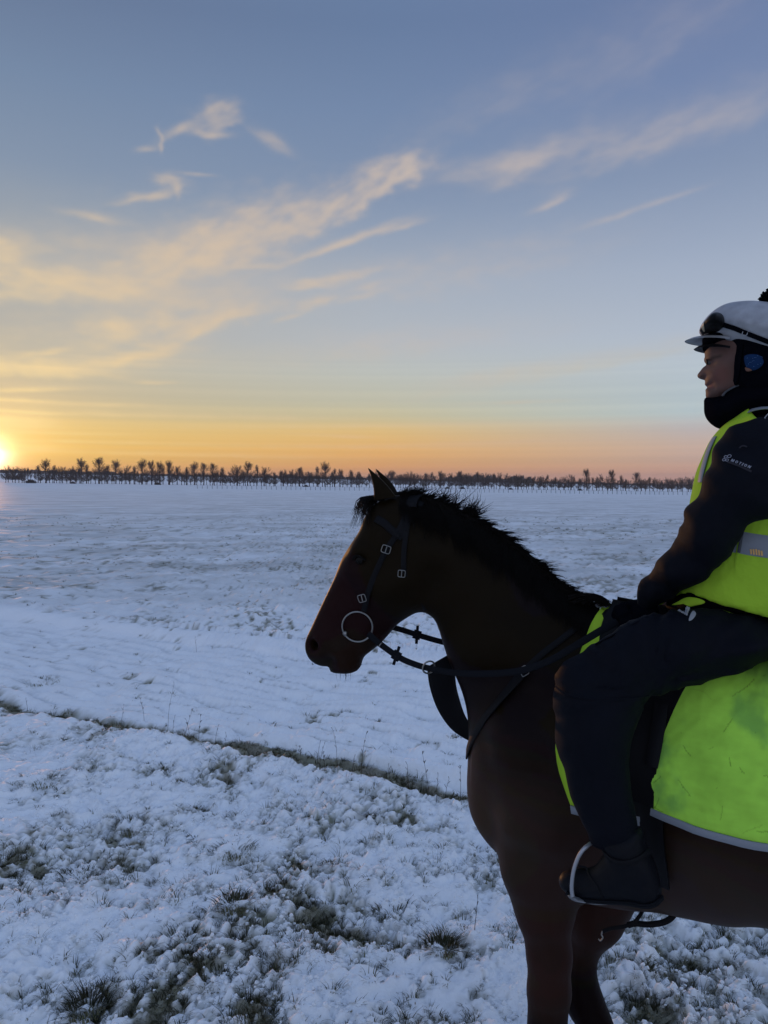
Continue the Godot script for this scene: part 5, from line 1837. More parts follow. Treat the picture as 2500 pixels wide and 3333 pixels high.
	part(t, "hook", mesh_of(tube(curve3([Vector3(0.7221, 0.7996, 0.1000), Vector3(0.7189, 0.7891, 0.1000), Vector3(0.7221, 0.7821, 0.1000), Vector3(0.7157, 0.7722, 0.1000), Vector3(0.7109, 0.7755, 0.1000)], 5), 0.0022, 0.0016)), M.steel)

	# quarter sheet
	t = thing("quarter_sheet", "scuffed lime-green waterproof sheet over the horse's quarters", "horse rug", Vector3(1.4, 1.4, 0.0))
	var qs := drape(hs, [Vector2(1.0461, 1.5804), Vector2(1.0544, 1.5841), Vector2(1.0522, 1.5599), Vector2(1.0088, 1.5324), Vector2(0.9572, 1.4898), Vector2(0.9107, 1.4511), Vector2(0.8901, 1.4146), Vector2(0.8805, 1.3619), Vector2(0.8792, 1.2926), Vector2(0.8792, 1.2374), Vector2(0.8819, 1.2048)], [Vector2(1.860, 1.475), Vector2(1.870, 1.460), Vector2(1.885, 1.440), Vector2(1.900, 1.395), Vector2(1.900, 1.360), Vector2(1.900, 1.325), Vector2(1.890, 1.290), Vector2(1.880, 1.250), Vector2(1.870, 1.220), Vector2(1.860, 1.190), Vector2(1.850, 1.165)], 40, 30, 0.022, 0.012)
	part(t, "sheet_side", arrays_mesh(qs[0][0], qs[0][1], qs[0][2], PackedColorArray(), qs[0][3]), M.rug)
	part(t, "sheet_side", arrays_mesh(qs[1][0], qs[1][1], qs[1][2], PackedColorArray(), qs[1][3]), M.rug)
	part(t, "hem_tape", mesh_of(hem(qs[0], 40, 30)), M.reflective)


# reflective tape along the lower edge of a draped cloth
func hem(a: Array, nu: int, nv: int) -> Array:
	var pts := PackedVector3Array()
	var v: PackedVector3Array = a[0]
	for u in nu + 1: pts.append(v[u * (nv + 1) + nv] + Vector3(0, 0.006, 0.003))
	return sweep(pts, Vector3(0, 0.1, 1.0), 0.015, 0.009)


# ---------------------------------------------------------------- the rider
func folds(amount: float, fx: float, fy: float, seed_: float) -> Callable:
	return func(x: float, y: float, z: float, f: float) -> float:
		if absf(f) > 0.03: return f
		return f + amount * (n_mid.get_noise_3d(x * fx + seed_, y * fy, z * 300.0) + 0.6 * n_lump.get_noise_3d(x * fx * 1.7, y * fy * 1.7 + seed_, z * 500.0))


func sc(list: Array) -> Array:
	var out := []
	for c in list: out.append([Vector2(c[0].x, c[0].y), c[1], c[2], c[3]])
	return out


func glove(t: Node3D, wrist: Vector3, knuckles: Vector3, sgn: float) -> void:
	# a closed hand: palm, four curled fingers and a thumb
	var fwd := (knuckles - wrist).normalized()
	var down := Vector3(0, -1, 0)
	down = (down - fwd * down.dot(fwd)).normalized()
	var into := fwd.cross(down).normalized() * sgn
	var bones := [[wrist, wrist.lerp(knuckles, 0.4), 0.030, 0.033]]
	for k in 4:
		var off := down * (k - 1.5) * 0.019
		var l: float = [0.040, 0.044, 0.041, 0.034][k]
		var a := wrist.lerp(knuckles, 0.35) + off * 0.6
		var b := knuckles + off
		var c := b + fwd * l * 0.45 + into * l * 0.8
		var d := c - fwd * l * 0.5 + into * l * 0.35
		var e := d - fwd * l * 0.5 - into * l * 0.2
		bones.append([a, b, 0.016, 0.0115])
		bones.append([b, c, 0.0115, 0.0105])
		bones.append([c, d, 0.0105, 0.0098])
		bones.append([d, e, 0.0098, 0.009])
	var th := wrist.lerp(knuckles, 0.2) - down * 0.020
	var th2 := th + fwd * 0.035 - down * 0.014 + into * 0.020
	bones.append([th, th2, 0.016, 0.0125])
	bones.append([th2, th2 + fwd * 0.030 + into * 0.012 + down * 0.008, 0.012, 0.010])
	part(t, "glove", mesh_of(bones_mesh(bones, 0.005, 0.008)), M.fleece)


func rider() -> void:
	var t := thing("person", "rider in a white helmet, navy jacket and yellow hi-vis vest, sitting astride the bay horse", "person", Vector3(1.0, 1.5, 0.0))

	# --- head and face
	var face := Swell.new(curve2([Vector2(0.9571, 2.3154), Vector2(0.9542, 2.2922), Vector2(0.9549, 2.2819), Vector2(0.9527, 2.2751), Vector2(0.9535, 2.2687), Vector2(0.9556, 2.2631), Vector2(0.9491, 2.2550), Vector2(0.9425, 2.2460), Vector2(0.9366, 2.2378), Vector2(0.9373, 2.2331), Vector2(0.9410, 2.2296), Vector2(0.9483, 2.2276), Vector2(0.9542, 2.2232), Vector2(0.9556, 2.2169), Vector2(0.9542, 2.2123), Vector2(0.9578, 2.2081), Vector2(0.9644, 2.2053), Vector2(0.9586, 2.2010), Vector2(0.9564, 2.1957), Vector2(0.9578, 2.1909), Vector2(0.9564, 2.1847), Vector2(0.9586, 2.1768), Vector2(0.9673, 2.1692), Vector2(0.9911, 2.1687), Vector2(1.0195, 2.1710), Vector2(1.0441, 2.1466), Vector2(1.0579, 2.1155), Vector2(1.1124, 2.1132), Vector2(1.1124, 2.1657), Vector2(1.1391, 2.2164), Vector2(1.1490, 2.2752), Vector2(1.1391, 2.3431), Vector2(1.0854, 2.3866), Vector2(1.0301, 2.3969), Vector2(0.9803, 2.3833), Vector2(0.9600, 2.3503)], 4, true),
		sc([[Vector3(0.9402, 2.2368, 0.0000), 0.016, 0.020, 0.0], [Vector3(0.9513, 2.2532, 0.0000), 0.017, 0.024, 0.0], [Vector3(0.9564, 2.2763, 0.0000), 0.046, 0.032, 0.0], [Vector3(0.9600, 2.2087, 0.0000), 0.032, 0.026, 0.0], [Vector3(0.9607, 2.1860, 0.0000), 0.030, 0.026, 0.0], [Vector3(0.9767, 2.2552, 0.0000), 0.058, 0.045, 0.0], [Vector3(0.9803, 2.2199, 0.0000), 0.054, 0.05, 0.0], [Vector3(1.0089, 2.2565, 0.0000), 0.068, 0.065, 0.0], [Vector3(1.0018, 2.1874, 0.0000), 0.055, 0.05, 0.0], [Vector3(0.9658, 2.3068, 0.0000), 0.058, 0.045, 0.0], [Vector3(1.0579, 2.2831, 0.0000), 0.074, 0.08, 0.0], [Vector3(1.0786, 2.1297, 0.0000), 0.058, 0.06, 0.0]]), 0.0035, 2)
	var marks := [[Vector3(0.9764, 2.2600, 0.0450), 0.0105, 0.0075], [Vector3(0.9622, 2.2600, 0.0250), 0.008, 0.004], [Vector3(0.9743, 2.2694, 0.0500), 0.012, -0.0035], [Vector3(0.9490, 2.2313, 0.0140), 0.0075, -0.0035], [Vector3(0.9562, 2.2285, 0.0140), 0.005, 0.003], [Vector3(0.9772, 2.2109, 0.0400), 0.006, 0.0022], [Vector3(0.9828, 2.1983, 0.0400), 0.006, 0.002], [Vector3(0.9947, 2.2315, 0.0550), 0.022, -0.003], [Vector3(0.9982, 2.2086, 0.0550), 0.016, 0.003], [Vector3(0.9629, 2.2110, 0.0200), 0.006, -0.0015], [Vector3(0.9636, 2.1955, 0.0200), 0.007, -0.002]]
	var head := swell_mesh(face, 0.0032, -0.085, 0.0851, func(x: float, y: float, z: float, f: float) -> float:
		if absf(f) > 0.02: return f
		for m in marks:
			var q: float = ((x - m[0].x) ** 2 + (y - m[0].y) ** 2) / (m[1] * m[1])
			if q < 6.0 and absf(absf(z) - m[0].z) < 0.03: f += m[2] * exp(-q)
		return f)
	var brow_at := Vector3(0.9757, 2.2708, 0.0500)
	var lip_at := Vector3(0.9643, 2.2040, 0.0200)
	var stub := Vector3(0.9857, 2.1844, 0.0400)
	part(t, "body", to_mesh(head, func(p: Vector3, _n: Vector3) -> Color:
		var c := Color(0.118, 0.066, 0.052)
		c = c.lerp(Color(0.20, 0.075, 0.058), exp(-(pow(p.x - face_cheek.x, 2.0) + pow(p.y - face_cheek.y, 2.0)) / 0.0006) * 0.6)
		var b := exp(-pow((p.y - brow_at.y - 0.12 * (p.x - brow_at.x)) / 0.0042, 2.0)) * smoothstep(0.026, 0.014, absf(p.x - brow_at.x - 0.006))
		c = c.lerp(Color(0.035, 0.020, 0.016), b * 0.8)
		c = c.lerp(Color(0.17, 0.055, 0.05), exp(-pow((p.y - lip_at.y) / 0.006, 2.0)) * smoothstep(0.020, 0.008, absf(p.x - lip_at.x)) * 0.7)
		c = c.lerp(Color(0.09, 0.055, 0.046), smoothstep(0.02, 0.0, p.y - stub.y) * 0.45)
		return c), M.skin)
	for s in [1.0, -1.0]:
		var sp := SphereMesh.new()
		sp.radius = 0.0108
		sp.height = 0.0216
		var ep := Vector3(0.9724, 2.2664, 0.0000)
		var z := face.side(ep.x, ep.y) - 0.0155
		var e := part(t, "eyeball", sp, M.eyeball)
		e.position += Vector3(ep.x, ep.y, s * z)
		var ir := SphereMesh.new()
		ir.radius = 0.0082
		ir.height = 0.004
		ir.is_hemisphere = false
		var ip := part(t, "iris", ir, M.eye)
		ip.position += Vector3(ep.x - 0.0092, ep.y, s * (z + 0.0035))
		ip.rotation.z = PI / 2
		part(t, "eyelid", mesh_of(tube(curve3([Vector3(ep.x - 0.011, ep.y + 0.001, s * (z + 0.001)), Vector3(ep.x - 0.007, ep.y + 0.0065, s * (z + 0.0075)), Vector3(ep.x + 0.003, ep.y + 0.006, s * (z + 0.0115)), Vector3(ep.x + 0.012, ep.y - 0.001, s * (z + 0.009))], 5), 0.0024, 0.002, 6)), M.eyelid)
	part(t, "teeth", mesh_of(tube(PackedVector3Array([Vector3(0.9678, 2.2044, 0.0140), Vector3(0.9622, 2.2063, 0.0000), Vector3(0.9639, 2.2077, -0.0140)]), 0.0035, 0.0035, 6)), M.teeth)

	# --- hood, ear and straps under the helmet
	var hood := Swell.new(curve2([Vector2(0.9520, 2.3347), Vector2(0.9513, 2.2956), Vector2(0.9586, 2.2910), Vector2(0.9875, 2.2955), Vector2(1.0117, 2.2979), Vector2(1.0160, 2.2752), Vector2(1.0146, 2.2368), Vector2(1.0202, 2.2056), Vector2(1.0301, 2.1896), Vector2(1.0579, 2.1688), Vector2(1.1124, 2.1582), Vector2(1.1523, 2.1858), Vector2(1.1686, 2.2513), Vector2(1.1653, 2.3255), Vector2(1.1124, 2.3684), Vector2(1.0441, 2.3723), Vector2(0.9875, 2.3592)], 4, true),
		sc([[Vector3(0.9586, 2.3114, 0.0000), 0.066, 0.035, 0.0], [Vector3(0.9911, 2.3122, 0.0000), 0.074, 0.04, 0.0], [Vector3(1.0195, 2.2634, 0.0000), 0.0765, 0.030, 0.0], [Vector3(1.0301, 2.2011, 0.0000), 0.066, 0.03, 0.0], [Vector3(1.0717, 2.2591, 0.0000), 0.081, 0.06, 0.0], [Vector3(1.1391, 2.2537, 0.0000), 0.078, 0.09, 0.0]]), 0.006, 1)
	part(t, "hood", mesh_of(swell_mesh(hood, 0.006, -0.092, 0.0925)), M.fleece)
	part(t, "hood_edge", mesh_of(lay(hood, [Vector2(1.0241, 2.2811), Vector2(1.0248, 2.2528), Vector2(1.0241, 2.2291), Vector2(1.0255, 2.2186)], 0.004, 0.003, 0.002)), M.piping)
	part(t, "chin_strap", mesh_of(lay(hood, [Vector2(1.0457, 2.2947), Vector2(1.0416, 2.2581), Vector2(1.0362, 2.2179), Vector2(1.0281, 2.1911)], 0.016, 0.003, 0.002)), M.fleece)
	var ear_cover := part(t, "ear_cover", mesh_of(patch(hood, [Vector2(1.0552, 2.2655), Vector2(1.0725, 2.2677), Vector2(1.0884, 2.2627), Vector2(1.0962, 2.2475), Vector2(1.0884, 2.2351), Vector2(1.0725, 2.2290), Vector2(1.0593, 2.2373), Vector2(1.0546, 2.2509)], 0.004, 0.003)), M.bandana, "blue patterned cloth showing at the ear")
	part(t, "ear_lobe", mesh_of(patch(hood, [Vector2(1.0559, 2.2376), Vector2(1.0659, 2.2339), Vector2(1.0712, 2.2298), Vector2(1.0659, 2.2273), Vector2(1.0579, 2.2294)], 0.004, 0.004)), M.earskin)
	var r := RandomNumberGenerator.new()
	r.seed = 4
	for k in 16:
		var p := Vector3(1.0757, 2.2495, 0.0800) + Vector3((r.randf() - 0.5) * 0.036, (r.randf() - 0.5) * 0.028, 0)
		var d := SphereMesh.new()
		d.radius = 0.0013
		d.height = 0.0013
		d.radial_segments = 6
		d.rings = 3
		var o := MeshInstance3D.new()
		o.name = "dot"
		o.mesh = d
		o.material_override = M.bandana_dot
		ear_cover.add_child(o, true)
		o.position = Vector3(p.x, p.y, hood.side(p.x, p.y) + 0.007)

	# --- helmet
	var dome := Swell.new(curve2([Vector2(0.9417, 2.3436), Vector2(0.9469, 2.3619), Vector2(0.9615, 2.3822), Vector2(0.9832, 2.4000), Vector2(1.0103, 2.4108), Vector2(1.0441, 2.4121), Vector2(1.0786, 2.4079), Vector2(1.1258, 2.3939), Vector2(1.1653, 2.3625), Vector2(1.1912, 2.3155), Vector2(1.1976, 2.2709), Vector2(1.1912, 2.2347), Vector2(1.1391, 2.2388), Vector2(1.0854, 2.2580), Vector2(1.0301, 2.2855), Vector2(0.9875, 2.3048), Vector2(0.9513, 2.3222)], 5, true),
		sc([[Vector3(0.9586, 2.3427, 0.0000), 0.085, 0.075, 0.0], [Vector3(0.9875, 2.3592, 0.0000), 0.105, 0.10, 0.0], [Vector3(1.0717, 2.3350, 0.0000), 0.122, 0.13, 0.0], [Vector3(1.0717, 2.3806, 0.0000), 0.118, 0.10, 0.0], [Vector3(1.1653, 2.2959, 0.0000), 0.112, 0.12, 0.0]]), 0.006, 2)
	var ra := Vector3(0.9493, 2.3360, 0.0500)
	var rb := Vector3(1.0053, 2.3129, 0.1100)
	var rd := Vector3(1.1083, 2.2670, 0.1200)
	var rim := func(x: float) -> float: return (lerpf(ra.y, rb.y, (x - ra.x) / (rb.x - ra.x)) if x < rb.x else lerpf(rb.y, rd.y, (x - rb.x) / (rd.x - rb.x)))
	part(t, "helmet", mesh_of(swell_mesh(dome, 0.006, -0.13, 0.1305, func(x: float, y: float, _z: float, f: float) -> float: return maxf(f, (rim.call(x) - y) * 0.9))), M.helmet, "white silk-covered helmet")
	part(t, "helmet_lining", mesh_of(swell_mesh(dome, 0.007, -0.13, 0.1305, func(x: float, y: float, _z: float, f: float) -> float: return maxf(maxf(f + 0.006, (rim.call(x) - 0.016 - y) * 0.9), (y - rim.call(x) - 0.010) * 0.9))), M.fleece)
	for lay_ in 2:   # the peak, and the dark peak of the skull cap under it
		var V := PackedVector3Array()
		var I := PackedInt32Array()
		var c0 := Vector3(1.0266, 2.3304, 0.0000)
		var reach := 0.155 if lay_ == 0 else 0.112
		var tip := Vector3(0.9068, 2.3368, 0.0000)
		var nu := 28
		for side in 2:
			for u in nu + 1:
				var a := lerpf(-1.5, 1.5, float(u) / nu)
				for v in 5:
					var tt := v / 4.0
					var rin := 0.060
					var rout: float = lerpf(rin + 0.002, (c0.x - tip.x) if lay_ == 0 else 0.098, pow(cos(a / 1.5 * PI / 2), 0.7))
					var rr := lerpf(rin, rout, tt)
					var p := Vector3(c0.x - cos(a) * rr, c0.y - 0.0 - lay_ * 0.022 - 0.006 * tt * tt - 0.016 * (1.0 - cos(a)), sin(a) * (0.072 + (rr - rin) * 0.75))
					p.y += (0.0035 if side == 0 else -0.0035) * sqrt(maxf(0.0, 1.0 - pow(tt, 6.0))) * maxf(0.12, cos(a / 1.5 * PI / 2))
					V.append(p)
		var m := (nu + 1) * 5
		for u in nu:
			for v in 4:
				var a := u * 5 + v
				I.append_array([a, a + 1, a + 6, a, a + 6, a + 5, m + a, m + a + 6, m + a + 1, m + a, m + a + 5, m + a + 6])
			var q := u * 5 + 4
			I.append_array([q, m + q, m + q + 5, q, m + q + 5, q + 5])
		part(t, "peak" if lay_ == 0 else "inner_peak", arrays_mesh(V, normals_of(V, I), I), M.helmet if lay_ == 0 else M.leather)
	var gog := Swell.new(curve2([Vector2(0.9493, 2.3344), Vector2(0.9536, 2.3478), Vector2(0.9658, 2.3633), Vector2(0.9800, 2.3770), Vector2(0.9954, 2.3806), Vector2(1.0080, 2.3738), Vector2(1.0156, 2.3617), Vector2(1.0177, 2.3486), Vector2(1.0122, 2.3364), Vector2(0.9954, 2.3283), Vector2(0.9715, 2.3299)], 5, true), sc([[Vector3(0.9513, 2.3512, 0.0000), 0.115, 0.018, 0.0], [Vector3(0.9803, 2.3599, 0.0000), 0.138, 0.026, 0.0], [Vector3(1.0054, 2.3650, 0.0000), 0.145, 0.022, 0.0]]), 0.005, 2)
	part(t, "goggles", mesh_of(swell_mesh(gog, 0.005, -0.155, 0.1555)), M.lens)
	part(t, "goggle_strap", mesh_of(lay(dome, [Vector2(1.0087, 2.3449), Vector2(1.0356, 2.3325), Vector2(1.0568, 2.3208), Vector2(1.0817, 2.3075), Vector2(1.1139, 2.2907), Vector2(1.1580, 2.2682)], 0.0115, 0.003, 0.003)), M.fleece)
	var gb := Vector3(1.0578, 2.3190, 0.1200)
	part(t, "strap_buckle", mesh_of(frame_ring(Vector3(gb.x, gb.y, dome.side(gb.x, gb.y) + 0.006), Vector3(0, 0.3, 1).normalized(), Vector3(0.3, 1, 0).normalized(), 0.011, 0.015, 0.0011)), M.print_bright)
	part(t, "goggle_badge", mesh_of(patch(gog, [Vector2(0.9624, 2.3507), Vector2(0.9666, 2.3533), Vector2(0.9687, 2.3470), Vector2(0.9673, 2.3382), Vector2(0.9631, 2.3341), Vector2(0.9603, 2.3404)], 0.002, 0.001)), M.badge)
	# pompom on top: a ball of wool ends
	var V := PackedVector3Array()
	var I := PackedInt32Array()
	var pc := Vector3(1.1124, 2.4030, 0.0000)
	for k in 700:
		var dir := Vector3(r.randfn(), r.randfn(), r.randfn()).normalized()
		prism(V, I, pc + dir * 0.006, pc + dir * (0.031 + 0.006 * r.randf()) + Vector3(r.randf() - 0.5, r.randf() - 0.5, r.randf() - 0.5) * 0.006, 0.0028, 0.0022)
	part(t, "pompom", arrays_mesh(V, normals_of(V, I), I), M.fleece, "", "stuff")

	# --- neck warmer
	var nw := Swell.new(curve2([Vector2(0.9578, 2.1815), Vector2(0.9513, 2.1756), Vector2(0.9520, 2.1552), Vector2(0.9542, 2.1339), Vector2(0.9629, 2.1163), Vector2(0.9774, 2.1033), Vector2(0.9947, 2.0972), Vector2(1.0301, 2.1013), Vector2(1.0648, 2.1152), Vector2(1.1124, 2.1132), Vector2(1.1588, 2.1260), Vector2(1.1718, 2.1698), Vector2(1.1588, 2.2113), Vector2(1.0990, 2.2162), Vector2(1.0607, 2.2143), Vector2(1.0216, 2.2032), Vector2(0.9947, 2.1863), Vector2(0.9745, 2.1829)], 4, true),
		sc([[Vector3(0.9586, 2.1509, 0.0000), 0.052, 0.05, 0.0], [Vector3(0.9947, 2.1414, 0.0000), 0.080, 0.065, 0.0], [Vector3(1.0717, 2.1680, 0.0000), 0.098, 0.08, 0.0], [Vector3(1.1391, 2.1642, 0.0000), 0.092, 0.08, 0.0]]), 0.007, 2)
	part(t, "neck_warmer", mesh_of(swell_mesh(nw, 0.007, -0.115, 0.1155, folds(0.006, 260.0, 700.0, 3.0))), M.fleece)
	part(t, "collar_piping", mesh_of(lay(nw, [Vector2(1.0050, 2.1727), Vector2(1.0118, 2.1828), Vector2(1.0297, 2.1921), Vector2(1.0480, 2.1991), Vector2(1.0687, 2.2036), Vector2(1.1044, 2.2040)], 0.006, 0.004, 0.004)), M.piping)

	# --- jacket: body and both sleeves in one
	var torso_line := [Vector2(1.0677, 2.1400), Vector2(1.0378, 2.1225), Vector2(0.9995, 2.0941), Vector2(0.9757, 2.0677), Vector2(0.9601, 2.0377), Vector2(0.9473, 2.0036), Vector2(0.9380, 1.9738), Vector2(0.9329, 1.9401), Vector2(0.9286, 1.9016), Vector2(0.9242, 1.8631), Vector2(0.9199, 1.8168), Vector2(0.9060, 1.7544), Vector2(0.8802, 1.6986), Vector2(0.8518, 1.6590), Vector2(0.8503, 1.6338), Vector2(0.8950, 1.6066), Vector2(1.0367, 1.5826), Vector2(1.1426, 1.5936), Vector2(1.2000, 1.5600), Vector2(1.2650, 1.6800), Vector2(1.2850, 1.8500), Vector2(1.2800, 1.9800), Vector2(1.2400, 2.0800), Vector2(1.1522, 2.1290), Vector2(1.1167, 2.1416)]
	var torso := Swell.new(curve2(torso_line, 4, true), sc([[Vector3(1.0441, 2.1237, 0.0000), 0.10, 0.08, 0.0], [Vector3(1.0990, 2.0911, 0.0000), 0.185, 0.10, 0.0], [Vector3(0.9803, 2.0331, 0.0000), 0.12, 0.11, 0.0], [Vector3(1.0579, 1.9402, 0.0000), 0.185, 0.15, 0.0], [Vector3(0.9439, 1.9003, 0.0000), 0.13, 0.12, 0.0], [Vector3(1.0441, 1.7871, 0.0000), 0.175, 0.15, 0.0], [Vector3(0.9292, 1.6872, 0.0000), 0.17, 0.10, 0.0], [Vector3(1.0648, 1.6512, 0.0000), 0.20, 0.15, 0.0], [Vector3(0.8614, 1.6422, 0.0000), 0.14, 0.08, 0.0]]), 0.010, 2)
	var arm := Swell.new(curve2([Vector2(1.1145, 2.1073), Vector2(1.0774, 2.1034), Vector2(1.0426, 2.0896), Vector2(1.0176, 2.0563), Vector2(1.0010, 2.0292), Vector2(0.9932, 1.9995), Vector2(0.9835, 1.9697), Vector2(0.9718, 1.9370), Vector2(0.9580, 1.9152), Vector2(0.9474, 1.8968), Vector2(0.9454, 1.8771), Vector2(0.9314, 1.8598), Vector2(0.9261, 1.8391), Vector2(0.9092, 1.8129), Vector2(0.8895, 1.7927), Vector2(0.8730, 1.7669), Vector2(0.8445, 1.7337), Vector2(0.8226, 1.7091), Vector2(0.8144, 1.6876), Vector2(0.8151, 1.6666), Vector2(0.8030, 1.6383), Vector2(0.8292, 1.6312), Vector2(0.8642, 1.6538), Vector2(0.9145, 1.6892), Vector2(0.9535, 1.7183), Vector2(0.9884, 1.7462), Vector2(1.0144, 1.7754), Vector2(1.0277, 1.7885), Vector2(1.0391, 1.7987), Vector2(1.0453, 1.8160), Vector2(1.0591, 1.8363), Vector2(1.0727, 1.8544), Vector2(1.0880, 1.8738), Vector2(1.1056, 1.8823), Vector2(1.1354, 1.8963), Vector2(1.1619, 1.9429), Vector2(1.1706, 2.0086), Vector2(1.1590, 2.0681)], 4, true),
		sc([[Vector3(1.0836, 2.0660, 0.2000), 0.075, 0.08, 0.185], [Vector3(1.1160, 1.9762, 0.2200), 0.082, 0.10, 0.215], [Vector3(1.0566, 1.9423, 0.2400), 0.076, 0.10, 0.235], [Vector3(1.0075, 1.8460, 0.2500), 0.066, 0.09, 0.245], [Vector3(0.9339, 1.7759, 0.2000), 0.058, 0.08, 0.21], [Vector3(0.8540, 1.6921, 0.1500), 0.046, 0.055, 0.145], [Vector3(0.8180, 1.6472, 0.1200), 0.040, 0.045, 0.115]]), 0.008, 2)
	var xs := steps(arm.box.position.x, torso.box.end.x, 0.0085)
	var ys := steps(torso.box.position.y, torso.box.end.y, 0.0085)
	var zs := steps(-0.33, 0.3305, 0.0085)
	var nz := zs.size()
	var F := PackedFloat32Array()
	F.resize(xs.size() * ys.size() * nz)
	F.fill(1.0)
	var has := PackedByteArray()
	has.resize(xs.size() * ys.size())
	for i in xs.size():
		for j in ys.size():
			var hc := i * ys.size() + j
			torso.look(xs[i], ys[j])
			var td := torso.od
			var tw := torso.ow
			var tr := torso.orr
			arm.look(xs[i], ys[j])
			if td < -0.04 and arm.od < -0.04: continue
			has[hc] = 1
			var tq := pow(maxf(0.0, 1.0 - (td - 0.012) / tr), 2.0)
			var aq := pow(maxf(0.0, 1.0 - arm.od / arm.orr), 2.0)
			for z in nz:
				var f := (sqrt(tq + pow(zs[z] / (tw - 0.012), 2.0)) - 1.0) * minf(tw, tr)
				var g := (sqrt(aq + pow((absf(zs[z]) - arm.oc) / arm.ow, 2.0)) - 1.0) * minf(arm.ow, arm.orr)
				if absf(g) < 0.03:
					# creases gather at the elbow and run round the sleeve
					var k := along_arm(xs[i], ys[j])
					g += 0.006 * n_mid.get_noise_3d(k * 1700.0, across_arm(xs[i], ys[j]) * 380.0, zs[z] * 320.0) + 0.0035 * n_lump.get_noise_3d(xs[i] * 900.0, ys[j] * 900.0, zs[z] * 600.0)
				var hh := maxf(0.02 - absf(f - g), 0.0) / 0.02
				F[hc * nz + z] = minf(f, g) - hh * hh * 0.005
	part(t, "jacket", mesh_of(nets(xs, ys, zs, F, has)), M.navy)
	glove(t, Vector3(0.8370, 1.6419, 0.1250), Vector3(0.8071, 1.6178, 0.1050), 1.0)
	glove(t, Vector3(0.7832, 1.6059, -0.1250), Vector3(0.7570, 1.5892, -0.1000), -1.0)
	# print on the sleeve: a small flower of rings, a swash and the word
	var lx := Vector3(1.0932, 1.9928, 0.2900)
	var l0 := Vector3(1.0463, 2.0125, 0.2900)
	var run := Vector3(lx.x - l0.x, lx.y - l0.y, 0)
	var nrm := surface_normal(arm, (l0.x + lx.x) * 0.5, (l0.y + lx.y) * 0.5)
	run.z = arm.side(lx.x, lx.y) - arm.side(l0.x, l0.y)
	var bx := run.normalized()
	var by := nrm.cross(bx).normalized()
	var txt := TextMesh.new()
	var font := SystemFont.new()
	font.font_names = PackedStringArray(["Droid Sans"])
	font.font_weight = 700
	txt.font = font
	txt.text = "M O T I O N"
	txt.font_size = 16
	txt.pixel_size = run.length() / 102.0
	txt.depth = 0.0012
	var word := part(t, "sleeve_print", txt, M.print_white)
	var wm := (l0 + lx) * 0.5
	word.transform.basis = Basis(bx, by, bx.cross(by))
	word.position += Vector3(wm.x, wm.y, arm.side(wm.x, wm.y) + 0.0055)
	var fl := []
	for c in [[Vector3(1.0371, 2.0187, 0.2900), 0.0032], [Vector3(1.0445, 2.0199, 0.2900), 0.0038], [Vector3(1.0340, 2.0121, 0.2900), 0.0030], [Vector3(1.0408, 2.0113, 0.2900), 0.0030]]:
		fl.append(ring(Vector3(c[0].x, c[0].y, arm.side(c[0].x, c[0].y) + 0.005), nrm, c[1], 0.0007))
	part(t, "sleeve_emblem", mesh_of(joined([fl[0], fl[1], fl[2], fl[3]])), M.print_white, "", "stuff")
	part(t, "sleeve_line", mesh_of(lay(arm, [Vector2(1.0438, 2.0046), Vector2(1.0681, 1.9950), Vector2(1.0897, 1.9849)], 0.0042, 0.001, 0.005)), M.print_grey)
	part(t, "sleeve_mark", mesh_of(lay(arm, [Vector2(1.0640, 2.0351), Vector2(1.0677, 2.0390), Vector2(1.0731, 2.0402), Vector2(1.0791, 2.0374)], 0.003, 0.001, 0.004)), M.print_grey)

	# --- hi-vis vest over the jacket
	var hem0 := [Vector2(0.8551, 1.6473), Vector2(0.8845, 1.6721), Vector2(0.9109, 1.6871), Vector2(0.9438, 1.7011), Vector2(0.9840, 1.6901), Vector2(1.0162, 1.6806), Vector2(1.0389, 1.6783), Vector2(1.0739, 1.6694), Vector2(1.1137, 1.6591), Vector2(1.1741, 1.6464), Vector2(1.2323, 1.6388)]
	var hem_y := func(x: float) -> float:
		for i in hem0.size() - 1:
			if x < hem0[i + 1].x or i == hem0.size() - 2: return lerpf(hem0[i].y, hem0[i + 1].y, clampf((x - hem0[i].x) / (hem0[i + 1].x - hem0[i].x), 0.0, 1.3))
		return 0.0
	var neck := Vector3(1.0663, 2.1328, 0.1000)
	part(t, "vest", mesh_of(swell_mesh(torso, 0.0085, -0.23, 0.2305, func(x: float, y: float, z: float, f: float) -> float:
		if absf(f) < 0.05:
			f += 0.009 * n_mid.get_noise_3d(x * 420.0 + y * 260.0, y * 330.0 - x * 200.0, z * 200.0) + 0.003 * n_lump.get_noise_3d(x * 700.0, y * 500.0, z * 400.0)
		f = maxf(f - 0.010, (hem_y.call(x) - y) * 0.9)
		# neck and arm openings
		f = maxf(f, 0.052 - Vector2(x - neck.x - 0.045, (y - neck.y - 0.03) * 0.9).length())
		return f)), M.hivis)
	var band := [Vector2(1.0382, 1.8282), Vector2(1.0574, 1.8255), Vector2(1.0827, 1.8216), Vector2(1.1137, 1.8181), Vector2(1.1502, 1.8136), Vector2(1.1976, 1.8090)]
	part(t, "reflective_band", mesh_of(lay(torso, band, 0.050, 0.003, 0.012)), M.reflective)
	part(t, "front_brace", mesh_of(lay(torso, [Vector2(0.9937, 2.0682), Vector2(0.9806, 2.0336), Vector2(0.9716, 1.9965), Vector2(0.9660, 1.9615)], 0.018, 0.003, 0.011)), M.reflective)
	part(t, "shoulder_tape", mesh_of(lay(torso, [Vector2(1.0725, 2.1213), Vector2(1.0885, 2.1234), Vector2(1.1106, 2.1230), Vector2(1.1355, 2.1191)], 0.014, 0.003, 0.014)), M.reflective)
